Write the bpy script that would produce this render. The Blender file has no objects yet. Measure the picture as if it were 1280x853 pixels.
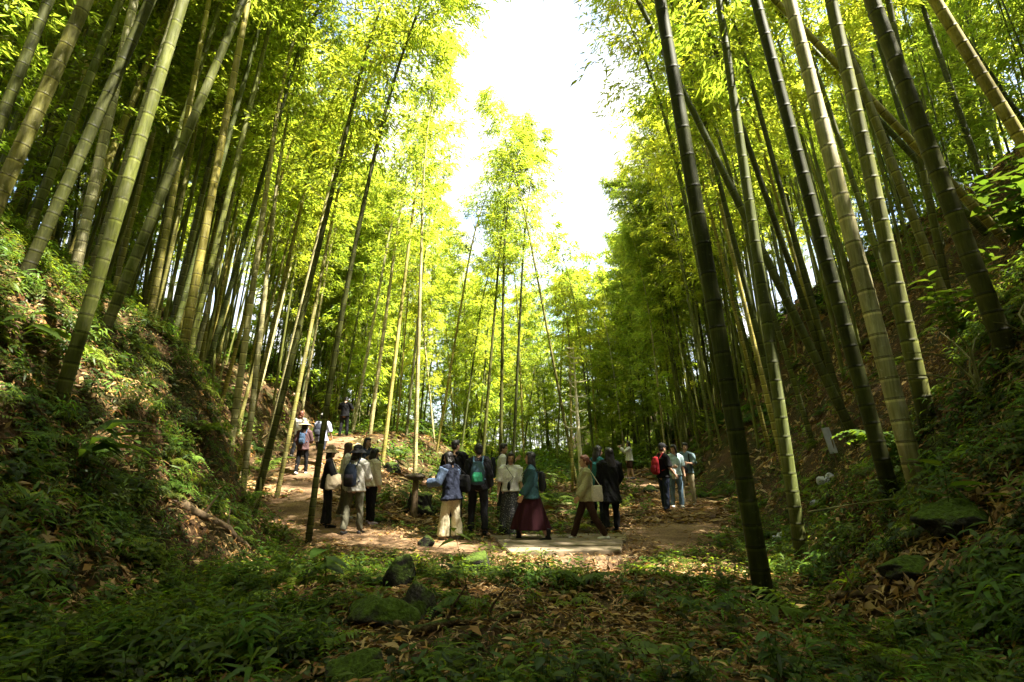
import bpy, bmesh, math, random
import numpy as np
from mathutils import Vector, Matrix, noise as mnoise

random.seed(7)
rng = np.random.default_rng(7)
R = math.radians
sc = bpy.context.scene
COL = sc.collection

# ------------------------------------------------------------------ camera
FPX = 640.0
TILT = R(13.0)
CAMZ = 1.5
cd = bpy.data.cameras.new('camera')
cam = bpy.data.objects.new('camera', cd)
COL.objects.link(cam)
cd.sensor_width = 36.0
cd.lens = 36.0 * FPX / 1280.0
cd.clip_start = 0.05
cd.clip_end = 2000
cam.location = (0, 0, CAMZ)
cam.rotation_euler = (math.pi / 2 + TILT, 0, 0)
sc.camera = cam


def ray(px, py):
    dx = (px - 640.0) / FPX
    dy = (426.5 - py) / FPX
    f = Vector((0, math.cos(TILT), math.sin(TILT)))
    u = Vector((0, -math.sin(TILT), math.cos(TILT)))
    return Vector((dx, 0, 0)) + f + u * dy


# ------------------------------------------------------------------ value noise
_tab = rng.random((256, 256))


def vnoise(x, y):
    x = np.asarray(x, float); y = np.asarray(y, float)
    xi = np.floor(x).astype(int); yi = np.floor(y).astype(int)
    fx = x - xi; fy = y - yi
    fx = fx * fx * (3 - 2 * fx); fy = fy * fy * (3 - 2 * fy)
    a = _tab[xi % 256, yi % 256]; b = _tab[(xi + 1) % 256, yi % 256]
    c = _tab[xi % 256, (yi + 1) % 256]; d = _tab[(xi + 1) % 256, (yi + 1) % 256]
    return (a * (1 - fx) + b * fx) * (1 - fy) + (c * (1 - fx) + d * fx) * fy - 0.5


def fbm(x, y, s=1.0, o=4):
    t = 0; a = 1.0
    for i in range(o):
        t = t + a * vnoise(x * s + 17.3 * i, y * s + 9.1 * i)
        s *= 2.03; a *= 0.5
    return t


def sstep(a, b, x):
    t = np.clip((np.asarray(x, float) - a) / (b - a), 0, 1)
    return t * t * (3 - 2 * t)


# ------------------------------------------------------------------ terrain
PATH = [(-7.3, 40), (-7.4, 27), (-7.3, 23.0), (-7.0, 19.5), (-6.4, 16), (-5.2, 12.8), (-3.4, 10.7), (-1.6, 9.5), (0.0, 9.1),
        (1.4, 9.2), (2.6, 10.0), (3.8, 11.8), (4.7, 13.8), (5.2, 17), (5.4, 22), (5.0, 28), (4.5, 40)]
PW = [.75, .75, .85, .85, .9, .95, .95, .9, .9, .9, .85, .85, .85, .8, .8, .75, .75]


def path_dist(x, y):
    """distance to the path line divided by its half width (1 at its edge)"""
    x = np.asarray(x, float); y = np.asarray(y, float)
    best = np.full(x.shape, 1e9)
    for i in range(len(PATH) - 1):
        ax, ay = PATH[i]; bx, by = PATH[i + 1]
        vx, vy = bx - ax, by - ay
        t = np.clip(((x - ax) * vx + (y - ay) * vy) / (vx * vx + vy * vy), 0, 1)
        w = PW[i] + (PW[i + 1] - PW[i]) * t
        best = np.minimum(best, np.hypot(x - ax - vx * t, y - ay - vy * t) / w)
    return best


def toe_left(y):
    return np.interp(y, [-20, 0, 4, 6, 8, 9.3, 11, 13, 15, 18, 22, 30, 45, 80], [-2.3, -2.3, -2.7, -3.0, -3.4, -4.0, -5.0, -6.4, -7.6, -8.5, -8.8, -9.4, -12, -20])


def toe_right(y):
    return np.interp(y, [-20, 0, 4, 6, 8, 11, 14, 18, 24, 40, 80], [1.9, 1.9, 2.3, 3.0, 3.9, 4.9, 6.0, 6.6, 7.2, 10.5, 18])


def terrain(x, y, rough=1.0):
    x = np.asarray(x, float); y = np.asarray(y, float)
    z = np.interp(y, [-20, 0, 3, 5, 7, 8.6, 10, 14, 20, 30, 45, 80, 200], [.6, .5, .42, .32, .12, .0, .02, .18, .5, .85, 1.1, 1.6, 4])
    z = z + sstep(1.6, 5.5, -x) * np.interp(y, [9.3, 11, 12.5, 16, 17.5, 22, 40, 80], [0, .12, .25, .62, .95, 1.85, 2.4, 2.6])
    pd = path_dist(x, y)
    offp = sstep(0.9, 1.6, pd)
    # left bank: steep cut, then a gentler wooded slope
    dl = toe_left(y) - x + 0.35 * fbm(x, y, .7, 3) * offp
    w = np.interp(y, [0, 5, 9, 12], [2.6, 2.3, 1.6, 1.4])
    st = np.interp(y, [0, 4, 6, 9, 13, 18, 26], [2.4, 2.4, 2.5, 2.6, 2.2, 1.6, .8])
    q = np.maximum(dl, 0)
    z = z + st * sstep(0, 1, q / w * 0.9) + .70 * np.maximum(q - w * .55, 0) * sstep(w * .4, w * 1.4, q) - .25 * np.maximum(q - 7, 0) - .3 * np.maximum(q - 16, 0)
    # right slope
    dr = x - toe_right(y) + 0.5 * fbm(x + 40, y, .6, 3) * offp
    q = np.maximum(dr, 0)
    z = z + 1.2 * (np.sqrt(q * q + .16) - .4) - .8 * np.maximum(q - 8.5, 0) - .35 * np.maximum(q - 20, 0)
    # ditch under the footbridge
    z = z - .42 * np.exp(-(((x - 1.35) / .75) ** 2 + ((y - 8.05) / .42) ** 2) ** 2)
    z = z + rough * offp * (0.16 * fbm(x, y, .9, 3) + 0.07 * fbm(x + 9, y, 3.2, 2))
    return z


def T(x, y):
    return float(terrain(np.array([x]), np.array([y]))[0])


def ground_at(px, D):
    """world point on the ground at image column px and depth D"""
    x = (px - 640) / FPX * D
    y = D
    for _ in range(6):
        z = T(x, y)
        f = y * math.cos(TILT) + (z - CAMZ) * math.sin(TILT)
        k = D / f
        y *= k
        x = (px - 640) / FPX * D
    return Vector((x, y, T(x, y)))


def ground_px(px, py):
    """world point where the sight line through an image point of the photograph meets the ground"""
    d = ray(px, py)
    t = 1.5
    while t < 60:
        p = Vector((0, 0, CAMZ)) + d * t
        if p.z < T(p.x, p.y):
            break
        t += .05 + t * .004
    return Vector((p.x, p.y, T(p.x, p.y)))


# ------------------------------------------------------------------ materials
def new_mat(name):
    m = bpy.data.materials.new(name)
    m.use_nodes = True
    nt = m.node_tree
    return m, nt, nt.nodes['Principled BSDF'], nt.nodes['Material Output']


def N(nt, typ, **kw):
    n = nt.nodes.new(typ)
    for k, v in kw.items():
        setattr(n, k, v)
    return n


def ramp(nt, stops, interp='LINEAR'):
    n = nt.nodes.new('ShaderNodeValToRGB')
    cr = n.color_ramp
    cr.interpolation = interp
    while len(cr.elements) > 1:
        cr.elements.remove(cr.elements[-1])
    cr.elements[0].position = stops[0][0]; cr.elements[0].color = (*stops[0][1], 1)
    for p, c in stops[1:]:
        e = cr.elements.new(p); e.color = (*c, 1)
    return n


def mixc(nt, typ, fac, a, b):
    n = nt.nodes.new('ShaderNodeMix')
    n.data_type = 'RGBA'; n.blend_type = typ
    L = nt.links
    for idx, v in ((0, fac), (6, a), (7, b)):
        if hasattr(v, 'is_output') or isinstance(v, bpy.types.NodeSocket):
            L.new(v, n.inputs[idx])
        elif idx == 0:
            n.inputs[0].default_value = v
        else:
            n.inputs[idx].default_value = (*v, 1)
    return n.outputs[2]


def plain(name, col, rough=.8, var=.25, scale=25, bump=.15, spec=.3, sheen=0):
    m, nt, p, out = new_mat(name)
    tc = N(nt, 'ShaderNodeTexCoord')
    nz = N(nt, 'ShaderNodeTexNoise'); nz.inputs['Scale'].default_value = scale; nz.inputs['Detail'].default_value = 4
    nt.links.new(tc.outputs['Object'], nz.inputs['Vector'])
    lo = tuple(c * (1 - var) for c in col); hi = tuple(min(1, c * (1 + var)) for c in col)
    r = ramp(nt, [(.3, lo), (.7, hi)])
    nt.links.new(nz.outputs['Fac'], r.inputs[0])
    nt.links.new(r.outputs[0], p.inputs['Base Color'])
    p.inputs['Roughness'].default_value = rough
    p.inputs['Specular IOR Level'].default_value = spec
    if bump:
        b = N(nt, 'ShaderNodeBump'); b.inputs['Strength'].default_value = bump; b.inputs['Distance'].default_value = .02
        nt.links.new(nz.outputs['Fac'], b.inputs['Height']); nt.links.new(b.outputs[0], p.inputs['Normal'])
    return m


_pm = {}


def cloth(col, rough=.85):
    k = tuple(round(c, 4) for c in col)
    if k not in _pm:
        _pm[k] = plain('cloth', tuple(c * .8 for c in col), rough, .18, 40, .2, .15)
    return _pm[k]


def leaf_mat(name, dcol, tcol, tw=.5, gloss=.12, rough=.45):
    """thin leaf: diffuse + translucent + a little gloss; tinted per leaf by the point colour 'tint' and per object"""
    m, nt, p, out = new_mat(name)
    nt.nodes.remove(p)
    at = N(nt, 'ShaderNodeAttribute', attribute_name='tint')
    oi = N(nt, 'ShaderNodeObjectInfo')
    rv = ramp(nt, [(0, (.75, .8, .8)), (.5, (1, 1, 1)), (1, (1.25, 1.1, .9))])
    nt.links.new(oi.outputs['Random'], rv.inputs[0])
    t = mixc(nt, 'MULTIPLY', 1.0, at.outputs['Color'], rv.outputs[0])
    d = N(nt, 'ShaderNodeBsdfDiffuse'); tr = N(nt, 'ShaderNodeBsdfTranslucent'); g = N(nt, 'ShaderNodeBsdfGlossy')
    g.inputs['Roughness'].default_value = rough
    nt.links.new(mixc(nt, 'MULTIPLY', 1.0, t, dcol), d.inputs[0])
    nt.links.new(mixc(nt, 'MULTIPLY', 1.0, t, tcol), tr.inputs[0])
    g.inputs[0].default_value = (.5, .5, .5, 1)
    m1 = N(nt, 'ShaderNodeMixShader'); m1.inputs[0].default_value = tw
    nt.links.new(d.outputs[0], m1.inputs[1]); nt.links.new(tr.outputs[0], m1.inputs[2])
    m2 = N(nt, 'ShaderNodeMixShader'); m2.inputs[0].default_value = gloss
    nt.links.new(m1.outputs[0], m2.inputs[1]); nt.links.new(g.outputs[0], m2.inputs[2])
    nt.links.new(m2.outputs[0], out.inputs[0])
    return m


def culm_mat(name, low, mid, wax):
    """bamboo stem: colour by the position within each internode ('seg'), blotches, scuffs, height"""
    m, nt, p, out = new_mat(name)
    at = N(nt, 'ShaderNodeAttribute', attribute_name='seg')
    hh = N(nt, 'ShaderNodeAttribute', attribute_name='hgt')
    tc = N(nt, 'ShaderNodeTexCoord')
    mp = N(nt, 'ShaderNodeMapping'); mp.inputs['Scale'].default_value = (9, 9, 1.4)
    nt.links.new(tc.outputs['Object'], mp.inputs[0])
    nz = N(nt, 'ShaderNodeTexNoise'); nz.inputs['Scale'].default_value = 1.6; nz.inputs['Detail'].default_value = 6
    nt.links.new(mp.outputs[0], nz.inputs['Vector'])
    r = ramp(nt, [(.25, low), (.5, mid), (.75, tuple(c * 1.35 for c in mid))])
    nt.links.new(nz.outputs['Fac'], r.inputs[0])
    # waxy pale blotches
    n2 = N(nt, 'ShaderNodeTexNoise'); n2.inputs['Scale'].default_value = 3.0; n2.inputs['Detail'].default_value = 8; n2.inputs['Roughness'].default_value = .7
    mp2 = N(nt, 'ShaderNodeMapping'); mp2.inputs['Scale'].default_value = (3, 3, .8)
    nt.links.new(tc.outputs['Object'], mp2.inputs[0]); nt.links.new(mp2.outputs[0], n2.inputs['Vector'])
    wr = ramp(nt, [(.48, (0, 0, 0)), (.64, (.8, .8, .8))]); nt.links.new(n2.outputs['Fac'], wr.inputs[0])
    c = mixc(nt, 'MIX', wr.outputs[0], r.outputs[0], wax)
    # ring: dark groove at the node, pale band just under it
    rg = ramp(nt, [(0, (.16, .15, .12)), (.03, (.3, .28, .22)), (.06, (.95, .95, .9)), (.5, (1, 1, 1)), (.9, (1.12, 1.1, 1.1)), (.955, (2.1, 2.1, 2.05)), (.975, (.55, .52, .45)), (1, (.16, .15, .12))])
    nt.links.new(at.outputs['Fac'], rg.inputs[0])
    c = mixc(nt, 'MULTIPLY', 1.0, c, rg.outputs[0])
    oi = N(nt, 'ShaderNodeObjectInfo')
    rv = ramp(nt, [(0, (.62, .66, .6)), (.35, (1, 1, 1)), (.7, (1.2, 1.12, .9)), (1, (1.5, 1.45, 1.35))])
    nt.links.new(oi.outputs['Random'], rv.inputs[0])
    c = mixc(nt, 'MULTIPLY', 1.0, c, rv.outputs[0])
    # damp, soiled foot
    fr = ramp(nt, [(0, (.38, .32, .26)), (.8, (1, 1, 1))]); nt.links.new(hh.outputs['Fac'], fr.inputs[0])
    c = mixc(nt, 'MULTIPLY', 1.0, c, fr.outputs[0])
    # every internode a little different; fine vertical scratches and pale lichen specks
    ti = N(nt, 'ShaderNodeAttribute', attribute_name='itint')
    cb = N(nt, 'ShaderNodeCombineColor')
    for q in range(3): nt.links.new(ti.outputs['Fac'], cb.inputs[q])
    c = mixc(nt, 'MULTIPLY', 1.0, c, cb.outputs[0])
    mp3 = N(nt, 'ShaderNodeMapping'); mp3.inputs['Scale'].default_value = (60, 60, 2.2)
    nt.links.new(tc.outputs['Object'], mp3.inputs[0])
    n3 = N(nt, 'ShaderNodeTexNoise'); n3.inputs['Scale'].default_value = 1.0; n3.inputs['Detail'].default_value = 3
    nt.links.new(mp3.outputs[0], n3.inputs['Vector'])
    s3 = ramp(nt, [(.3, (.62, .60, .55)), (.5, (1, 1, 1)), (.72, (1.25, 1.22, 1.1))]); nt.links.new(n3.outputs['Fac'], s3.inputs[0])
    c = mixc(nt, 'MULTIPLY', .8, c, s3.outputs[0])
    n4 = N(nt, 'ShaderNodeTexNoise'); n4.inputs['Scale'].default_value = 26; n4.inputs['Detail'].default_value = 4
    nt.links.new(tc.outputs['Object'], n4.inputs['Vector'])
    s4 = ramp(nt, [(.64, (0, 0, 0)), (.70, (.7, .7, .7))]); nt.links.new(n4.outputs['Fac'], s4.inputs[0])
    c = mixc(nt, 'MIX', s4.outputs[0], c, tuple(v * 1.2 for v in wax))
    nt.links.new(c, p.inputs['Base Color'])
    p.inputs['Roughness'].default_value = .6
    p.inputs['Specular IOR Level'].default_value = .16
    b = N(nt, 'ShaderNodeBump'); b.inputs['Strength'].default_value = .25; b.inputs['Distance'].default_value = .01
    nt.links.new(n2.outputs['Fac'], b.inputs['Height']); nt.links.new(b.outputs[0], p.inputs['Normal'])
    return m


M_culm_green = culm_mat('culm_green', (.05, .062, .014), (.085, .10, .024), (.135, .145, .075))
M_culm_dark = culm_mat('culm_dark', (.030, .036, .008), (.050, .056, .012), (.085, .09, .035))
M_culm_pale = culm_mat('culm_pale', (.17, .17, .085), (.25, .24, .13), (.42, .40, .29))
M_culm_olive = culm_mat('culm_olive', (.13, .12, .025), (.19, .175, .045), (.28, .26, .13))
M_crown = leaf_mat('bamboo_leaf', (.10, .155, .015), (.455, .575, .05), .6, .035, .6)
M_twig = plain('twig', (.16, .15, .05), .7, .3, 8, 0)
M_fern = leaf_mat('fern_leaf', (.048, .090, .012), (.18, .28, .016), .4, .03, .5)
M_herb = leaf_mat('herb_leaf', (.042, .078, .012), (.14, .22, .015), .35, .035, .45)
M_litter = leaf_mat('dead_leaf', (.36, .235, .105), (.3, .18, .06), .15, .04, .5)
M_dead = plain('dead_wood', (.13, .09, .05), .9, .45, 14, .6)


def soil_material():
    m, nt, p, out = new_mat('forest_floor')
    tc = N(nt, 'ShaderNodeTexCoord')
    L = nt.links
    n1 = N(nt, 'ShaderNodeTexNoise'); n1.inputs['Scale'].default_value = .9; n1.inputs['Detail'].default_value = 8; n1.inputs['Roughness'].default_value = .65
    n2 = N(nt, 'ShaderNodeTexNoise'); n2.inputs['Scale'].default_value = 14; n2.inputs['Detail'].default_value = 8; n2.inputs['Roughness'].default_value = .75
    v = N(nt, 'ShaderNodeTexVoronoi'); v.inputs['Scale'].default_value = 22
    for n in (n1, n2, v):
        L.new(tc.outputs['Object'], n.inputs['Vector'])
    a = ramp(nt, [(.3, (.028, .017, .009)), (.55, (.075, .043, .020)), (.75, (.14, .085, .04))]); L.new(n2.outputs['Fac'], a.inputs[0])
    g = ramp(nt, [(.4, (.02, .026, .008)), (.6, (.05, .06, .014))]); L.new(n2.outputs['Fac'], g.inputs[0])
    f = ramp(nt, [(.45, (0, 0, 0)), (.6, (.8, .8, .8))]); L.new(n1.outputs['Fac'], f.inputs[0])
    c = mixc(nt, 'MIX', f.outputs[0], a.outputs[0], g.outputs[0])
    L.new(c, p.inputs['Base Color'])
    p.inputs['Roughness'].default_value = .95; p.inputs['Specular IOR Level'].default_value = .1
    b = N(nt, 'ShaderNodeBump'); b.inputs['Strength'].default_value = .9; b.inputs['Distance'].default_value = .05
    mx = N(nt, 'ShaderNodeMath', operation='ADD'); L.new(n2.outputs['Fac'], mx.inputs[0]); L.new(v.outputs['Distance'], mx.inputs[1])
    L.new(mx.outputs[0], b.inputs['Height']); L.new(b.outputs[0], p.inputs['Normal'])
    return m


def path_material():
    m, nt, p, out = new_mat('trodden_earth')
    tc = N(nt, 'ShaderNodeTexCoord'); L = nt.links
    n1 = N(nt, 'ShaderNodeTexNoise'); n1.inputs['Scale'].default_value = 1.6; n1.inputs['Detail'].default_value = 8
    n2 = N(nt, 'ShaderNodeTexNoise'); n2.inputs['Scale'].default_value = 24; n2.inputs['Detail'].default_value = 6
    for n in (n1, n2):
        L.new(tc.outputs['Object'], n.inputs['Vector'])
    a = ramp(nt, [(.3, (.09, .054, .03)), (.5, (.165, .105, .058)), (.72, (.23, .155, .088))]); L.new(n1.outputs['Fac'], a.inputs[0])
    g = ramp(nt, [(.3, (.55, .52, .5)), (.6, (1.1, 1.1, 1.1))]); L.new(n2.outputs['Fac'], g.inputs[0])
    L.new(mixc(nt, 'MULTIPLY', 1.0, a.outputs[0], g.outputs[0]), p.inputs['Base Color'])
    p.inputs['Roughness'].default_value = .95; p.inputs['Specular IOR Level'].default_value = .1
    b = N(nt, 'ShaderNodeBump'); b.inputs['Strength'].default_value = .7; b.inputs['Distance'].default_value = .03
    L.new(n2.outputs['Fac'], b.inputs['Height']); L.new(b.outputs[0], p.inputs['Normal'])
    return m


# ------------------------------------------------------------------ object helpers
def tag(o, label=None, cat=None, group=None, kind=None):
    if label: o['label'] = label
    if cat: o['category'] = cat
    if group: o['group'] = group
    if kind: o['kind'] = kind
    return o


def empty(name, loc=(0, 0, 0), rz=0):
    o = bpy.data.objects.new(name, None)
    o.empty_display_size = .2
    COL.objects.link(o)
    o.location = loc; o.rotation_euler = (0, 0, rz)
    return o


def mesh_np(name, verts, faces, mats, smooth=False, attrs=None, midx=None):
    """faces: (n,4) or (n,3) int array"""
    me = bpy.data.meshes.new(name)
    verts = np.asarray(verts, np.float32); faces = np.asarray(faces, np.int32)
    k = faces.shape[1]
    me.vertices.add(len(verts)); me.vertices.foreach_set('co', verts.ravel())
    me.loops.add(faces.size); me.loops.foreach_set('vertex_index', faces.ravel())
    me.polygons.add(len(faces))
    me.polygons.foreach_set('loop_start', np.arange(0, faces.size, k, dtype=np.int32))
    me.polygons.foreach_set('loop_total', np.full(len(faces), k, np.int32))
    if smooth:
        me.polygons.foreach_set('use_smooth', np.ones(len(faces), bool))
    for m in mats if isinstance(mats, (list, tuple)) else [mats]:
        me.materials.append(m)
    if midx is not None:
        me.polygons.foreach_set('material_index', np.asarray(midx, np.int32))
    for an, (typ, data) in (attrs or {}).items():
        a = me.attributes.new(an, typ, 'POINT')
        data = np.asarray(data, np.float32)
        if typ == 'FLOAT_COLOR':
            if data.shape[1] == 3:
                data = np.concatenate([data, np.ones((len(data), 1), np.float32)], 1)
            a.data.foreach_set('color', data.ravel())
        else:
            a.data.foreach_set('value', data.ravel())
    me.update(calc_edges=True)
    me.validate()
    return me


def link(name, me, parent=None, loc=None):
    o = bpy.data.objects.new(name, me)
    COL.objects.link(o)
    if parent is not None: o.parent = parent
    if loc is not None: o.location = loc
    return o


# ------------------------------------------------------------------ ground sheet and path
def build_ground():
    u = np.linspace(-1, 1, 340)
    xs = np.sinh(u * 3.6) / math.sinh(3.6) * 130
    v = np.linspace(0, 1, 520)
    ys = -22 + 29 * v + 190 * v ** 4.5
    X, Y = np.meshgrid(xs, ys)
    Z = terrain(X, Y)
    V = np.stack([X, Y, Z], -1).reshape(-1, 3)
    nx, ny = len(xs), len(ys)
    i = np.arange(ny - 1)[:, None] * nx + np.arange(nx - 1)[None, :]
    F = np.stack([i, i + 1, i + nx + 1, i + nx], -1).reshape(-1, 4)
    o = link('ground', mesh_np('ground', V, F, soil_material(), True))
    tag(o, 'brown forest floor of the bamboo valley with steep banks on both sides', 'ground', kind='structure')


def build_path():
    # a strip along the path line, following the ground a few millimetres above it, ragged at its edges
    pts = []
    for i in range(len(PATH) - 1):
        a = Vector(PATH[i]); b = Vector(PATH[i + 1])
        n = max(2, int((b - a).length / .12))
        for k in range(n):
            pts.append((a.lerp(b, k / n), PW[i] + (PW[i + 1] - PW[i]) * k / n))
    P = np.array([p[0] for p in pts]); W = np.array([p[1] for p in pts])
    for _ in range(25):
        P[1:-1] = (P[:-2] + P[1:-1] * 2 + P[2:]) / 4
    t = np.gradient(P, axis=0); t /= np.linalg.norm(t, axis=1)[:, None]
    nrm = np.stack([-t[:, 1], t[:, 0]], 1)
    K = 25
    s = np.linspace(-1, 1, K)
    V = []
    for j, q in enumerate(s):
        wob = 1 + .55 * fbm(P[:, 0] * 1.0 + 31 * np.sign(q), P[:, 1], 1.4, 4)
        xy = P + nrm * (W * .95 * q * wob)[:, None]
        z = terrain(xy[:, 0], xy[:, 1]) + .014 - .05 * (abs(q) > .99)
        V.append(np.column_stack([xy, z]))
    V = np.stack(V, 1)
    n = len(P)
    i = np.arange(n - 1)[:, None] * K + np.arange(K - 1)[None, :]
    F = np.stack([i, i + 1, i + K + 1, i + K], -1).reshape(-1, 4)
    o = link('path', mesh_np('path', V.reshape(-1, 3), F, path_material(), True))
    tag(o, 'trodden tan earth footpath winding through the bamboo grove', 'path', kind='structure')


build_ground()
build_path()


# ------------------------------------------------------------------ bamboo
def culm_axis(base, dirv, L, bend, droop, n=60):
    """points along a stem: starts along dirv, gentle bend sideways, tip arching over"""
    t = np.linspace(0, 1, n)
    d = np.array(dirv) / np.linalg.norm(dirv)
    pts = np.array(base)[None, :] + d[None, :] * (t * L)[:, None]
    b = np.array([bend[0], bend[1], 0.0])
    pts = pts + b[None, :] * (t ** 2)[:, None] * L
    dr = np.array([droop[0], droop[1], 0.0])
    pts = pts + dr[None, :] * (np.clip(t - .55, 0, 1) ** 2 * 2.4)[:, None] * L
    pts[:, 2] -= (np.clip(t - .62, 0, 1) ** 2 * 1.3) * L * np.hypot(*droop) * 1.5
    return t, pts


def culm_mesh(t, pts, L, r0, mat, sides=9, seg0=.2, seg1=.42):
    # node heights
    hs = [0.0]; g = seg0
    while hs[-1] < L * .995:
        hs.append(hs[-1] + g)
        f = hs[-1] / L
        g = (seg0 + (seg1 - seg0) * min(1, f * 2.6)) * (1 if f < .6 else 1 - .5 * (f - .6) / .4) * random.uniform(.93, 1.07)
    hs[-1] = L
    rings = []          # (height, radius factor, seg)
    tn = []
    for i in range(len(hs) - 1):
        tn += [random.uniform(.72, 1.22)] * 7
        a, b = hs[i], hs[i + 1]; s = b - a
        e = min(.016, s * .1)
        rings += [(a + e * .1, 1.055, 0.0), (a + e * .55, .995, .03), (a + e * 1.6, .985, .08), (a + s * .5, 1.0, .5), (b - e * 2.0, .995, .93), (b - e * .6, 1.03, .965), (b - e * .15, 1.06, 1.0)]
    H = np.array([r[0] for r in rings]); f = H / L
    rad = r0 * np.clip(1.0 - .25 * f - .72 * f ** 2.2, .04, 1) * np.array([r[1] for r in rings])
    rad = rad * (1 + .12 * np.exp(-H / .35))
    C = np.stack([np.interp(f, t, pts[:, k]) for k in range(3)], 1)
    tan = np.gradient(pts, axis=0); tan = np.stack([np.interp(f, t, tan[:, k]) for k in range(3)], 1)
    tan /= np.linalg.norm(tan, axis=1)[:, None]
    ref = np.array([0, 1, 0.0])
    u = np.cross(tan, ref); u /= np.linalg.norm(u, axis=1)[:, None]
    v = np.cross(u, tan)
    ang = np.linspace(0, 2 * math.pi, sides, endpoint=False)
    V = C[:, None, :] + rad[:, None, None] * (u[:, None, :] * np.cos(ang)[None, :, None] + v[:, None, :] * np.sin(ang)[None, :, None])
    n = len(H)
    i = np.arange(n - 1)[:, None] * sides; j = np.arange(sides)[None, :]; j2 = (j + 1) % sides
    F = np.stack([i + j2, i + j, i + sides + j, i + sides + j2], -1).reshape(-1, 4)
    seg = np.repeat([r[2] for r in rings], sides)
    hg = np.repeat(np.clip(H / 1.2, 0, 1), sides)
    me = mesh_np('culm', V.reshape(-1, 3), F, mat, True, {'seg': ('FLOAT', seg), 'hgt': ('FLOAT', hg), 'itint': ('FLOAT', np.repeat(tn, sides))})
    return me, hs


def leaf_quads(P, D, S, Ln, Wd, tint):
    """rhombic leaves: P base, D direction, S side direction, lengths, widths"""
    n = len(P)
    up = np.cross(S, D)
    a = P
    m = P + D * (Ln * .42)[:, None] + up * (Ln * .05)[:, None]
    b = m + S * (Wd * .5)[:, None]
    c = P + D * Ln[:, None] - np.array([0, 0, 1.0])[None, :] * (Ln * .12)[:, None]
    d = m - S * (Wd * .5)[:, None]
    V = np.stack([a, b, c, d], 1).reshape(-1, 3)
    F = np.arange(4 * n).reshape(-1, 4)
    return V, F, np.repeat(tint, 4, 0)


def unit(a):
    return a / np.maximum(np.linalg.norm(a, axis=-1, keepdims=True), 1e-9)


def crown_mesh(t, pts, L, hs, start=.45, nbr=2, samples=7, per=7, blen=1.6, leaf=.22, seed=0):
    r = np.random.default_rng(seed)
    P, D, S, Ln, Wd, Ti = [], [], [], [], [], []
    tw_v, tw_f = [], []
    tan = np.gradient(pts, axis=0)
    az0 = r.random() * 6.28
    for k, h in enumerate(hs):
        f = h / L
        if f < start or f > .995: continue
        c = np.array([np.interp(f, t, pts[:, q]) for q in range(3)])
        tg = np.array([np.interp(f, t, tan[:, q]) for q in range(3)]); tg /= np.linalg.norm(tg)
        g = (f - start) / (1 - start)
        bl0 = blen * (0.55 + .6 * math.sin(min(1, g * 1.4) * math.pi * .5)) * (1 - .72 * max(0, g - .25) / .75)
        for j in range(nbr):
            if r.random() < .12 + (.35 if g < .12 else 0): continue
            az = az0 + math.pi * (k % 2) + r.normal(0, .75) + j * (.9 if nbr == 2 else 2.1)
            el = r.uniform(.25, .85)
            bl = bl0 * r.uniform(.6, 1.15)
            out = np.array([math.cos(az), math.sin(az), 0.0])
            d0 = out * math.cos(el) + (tg * .6 + np.array([0, 0, .4])) * math.sin(el)
            d0 /= np.linalg.norm(d0)
            ss = np.linspace(0, 1, samples + 2)
            B = c[None, :] + d0[None, :] * (ss * bl)[:, None]
            B[:, 2] -= .38 * bl * ss ** 2
            # twig: three-sided tapering tube
            side = np.cross(d0, [0, 0, 1.0]); side /= np.linalg.norm(side)
            upv = np.cross(side, d0)
            i0 = sum(len(x) for x in tw_v)
            idx = [0, (samples + 2) // 2, samples + 1]
            for q, ii in enumerate(idx):
                rr = (.009, .006, .002)[q] * (bl / 1.2)
                tw_v.append(np.stack([B[ii] + rr * (side * math.cos(a) + upv * math.sin(a)) for a in (0, 2.094, 4.188)]))
            for q in range(2):
                for a in range(3):
                    tw_f.append((i0 + q * 3 + a, i0 + q * 3 + (a + 1) % 3, i0 + q * 3 + 3 + (a + 1) % 3, i0 + q * 3 + 3 + a))
            bt = r.uniform(.75, 1.25)
            for q in range(2, samples + 2):
                # side twig carrying a spray of leaves in one shallow tier
                sgn = 1 if q % 2 else -1
                sd = side * sgn * r.uniform(.15, .5) * (1.15 - ss[q]) * bl * .55
                cpos = B[q] + sd + np.array([0, 0, r.normal(-.02, .11)])
                n = per + r.integers(-2, 3)
                base = cpos[None, :] + r.normal(0, .075, (n, 3)) * np.array([1.2, 1.2, .95])
                ha = math.atan2(d0[1] + sd[1], d0[0] + sd[0])
                a = ha + r.normal(0, .8, n)
                dip = r.normal(-.35, .35, n)
                dd = np.stack([np.cos(a) * np.cos(dip), np.sin(a) * np.cos(dip), np.sin(dip)], 1)
                sv = np.cross(dd, np.array([0, 0, 1.0]) + r.normal(0, .45, (n, 3))); sv = unit(sv)
                ln = leaf * r.uniform(.65, 1.25, n)
                P.append(base); D.append(dd); S.append(sv); Ln.append(ln); Wd.append(ln * r.uniform(.17, .26, n))
                ti = bt * r.uniform(.8, 1.2, (n, 1)) * np.array([[1, 1, 1]]) * np.array([r.uniform(.9, 1.15), 1, r.uniform(.6, 1.1)])[None, :]
                Ti.append(ti)
    V, F, C = leaf_quads(np.concatenate(P), np.concatenate(D), np.concatenate(S), np.concatenate(Ln), np.concatenate(Wd), np.concatenate(Ti))
    tv = np.concatenate(tw_v); tf = np.array(tw_f) + len(V)
    Va = np.concatenate([V, tv]); Fa = np.concatenate([F, tf])
    Ca = np.concatenate([C, np.ones((len(tv), 3))])
    mi = np.concatenate([np.zeros(len(F), int), np.ones(len(tf), int)])
    return mesh_np('crown', Va, Fa, [M_crown, M_twig], False, {'tint': ('FLOAT_COLOR', Ca)}, mi)


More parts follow.
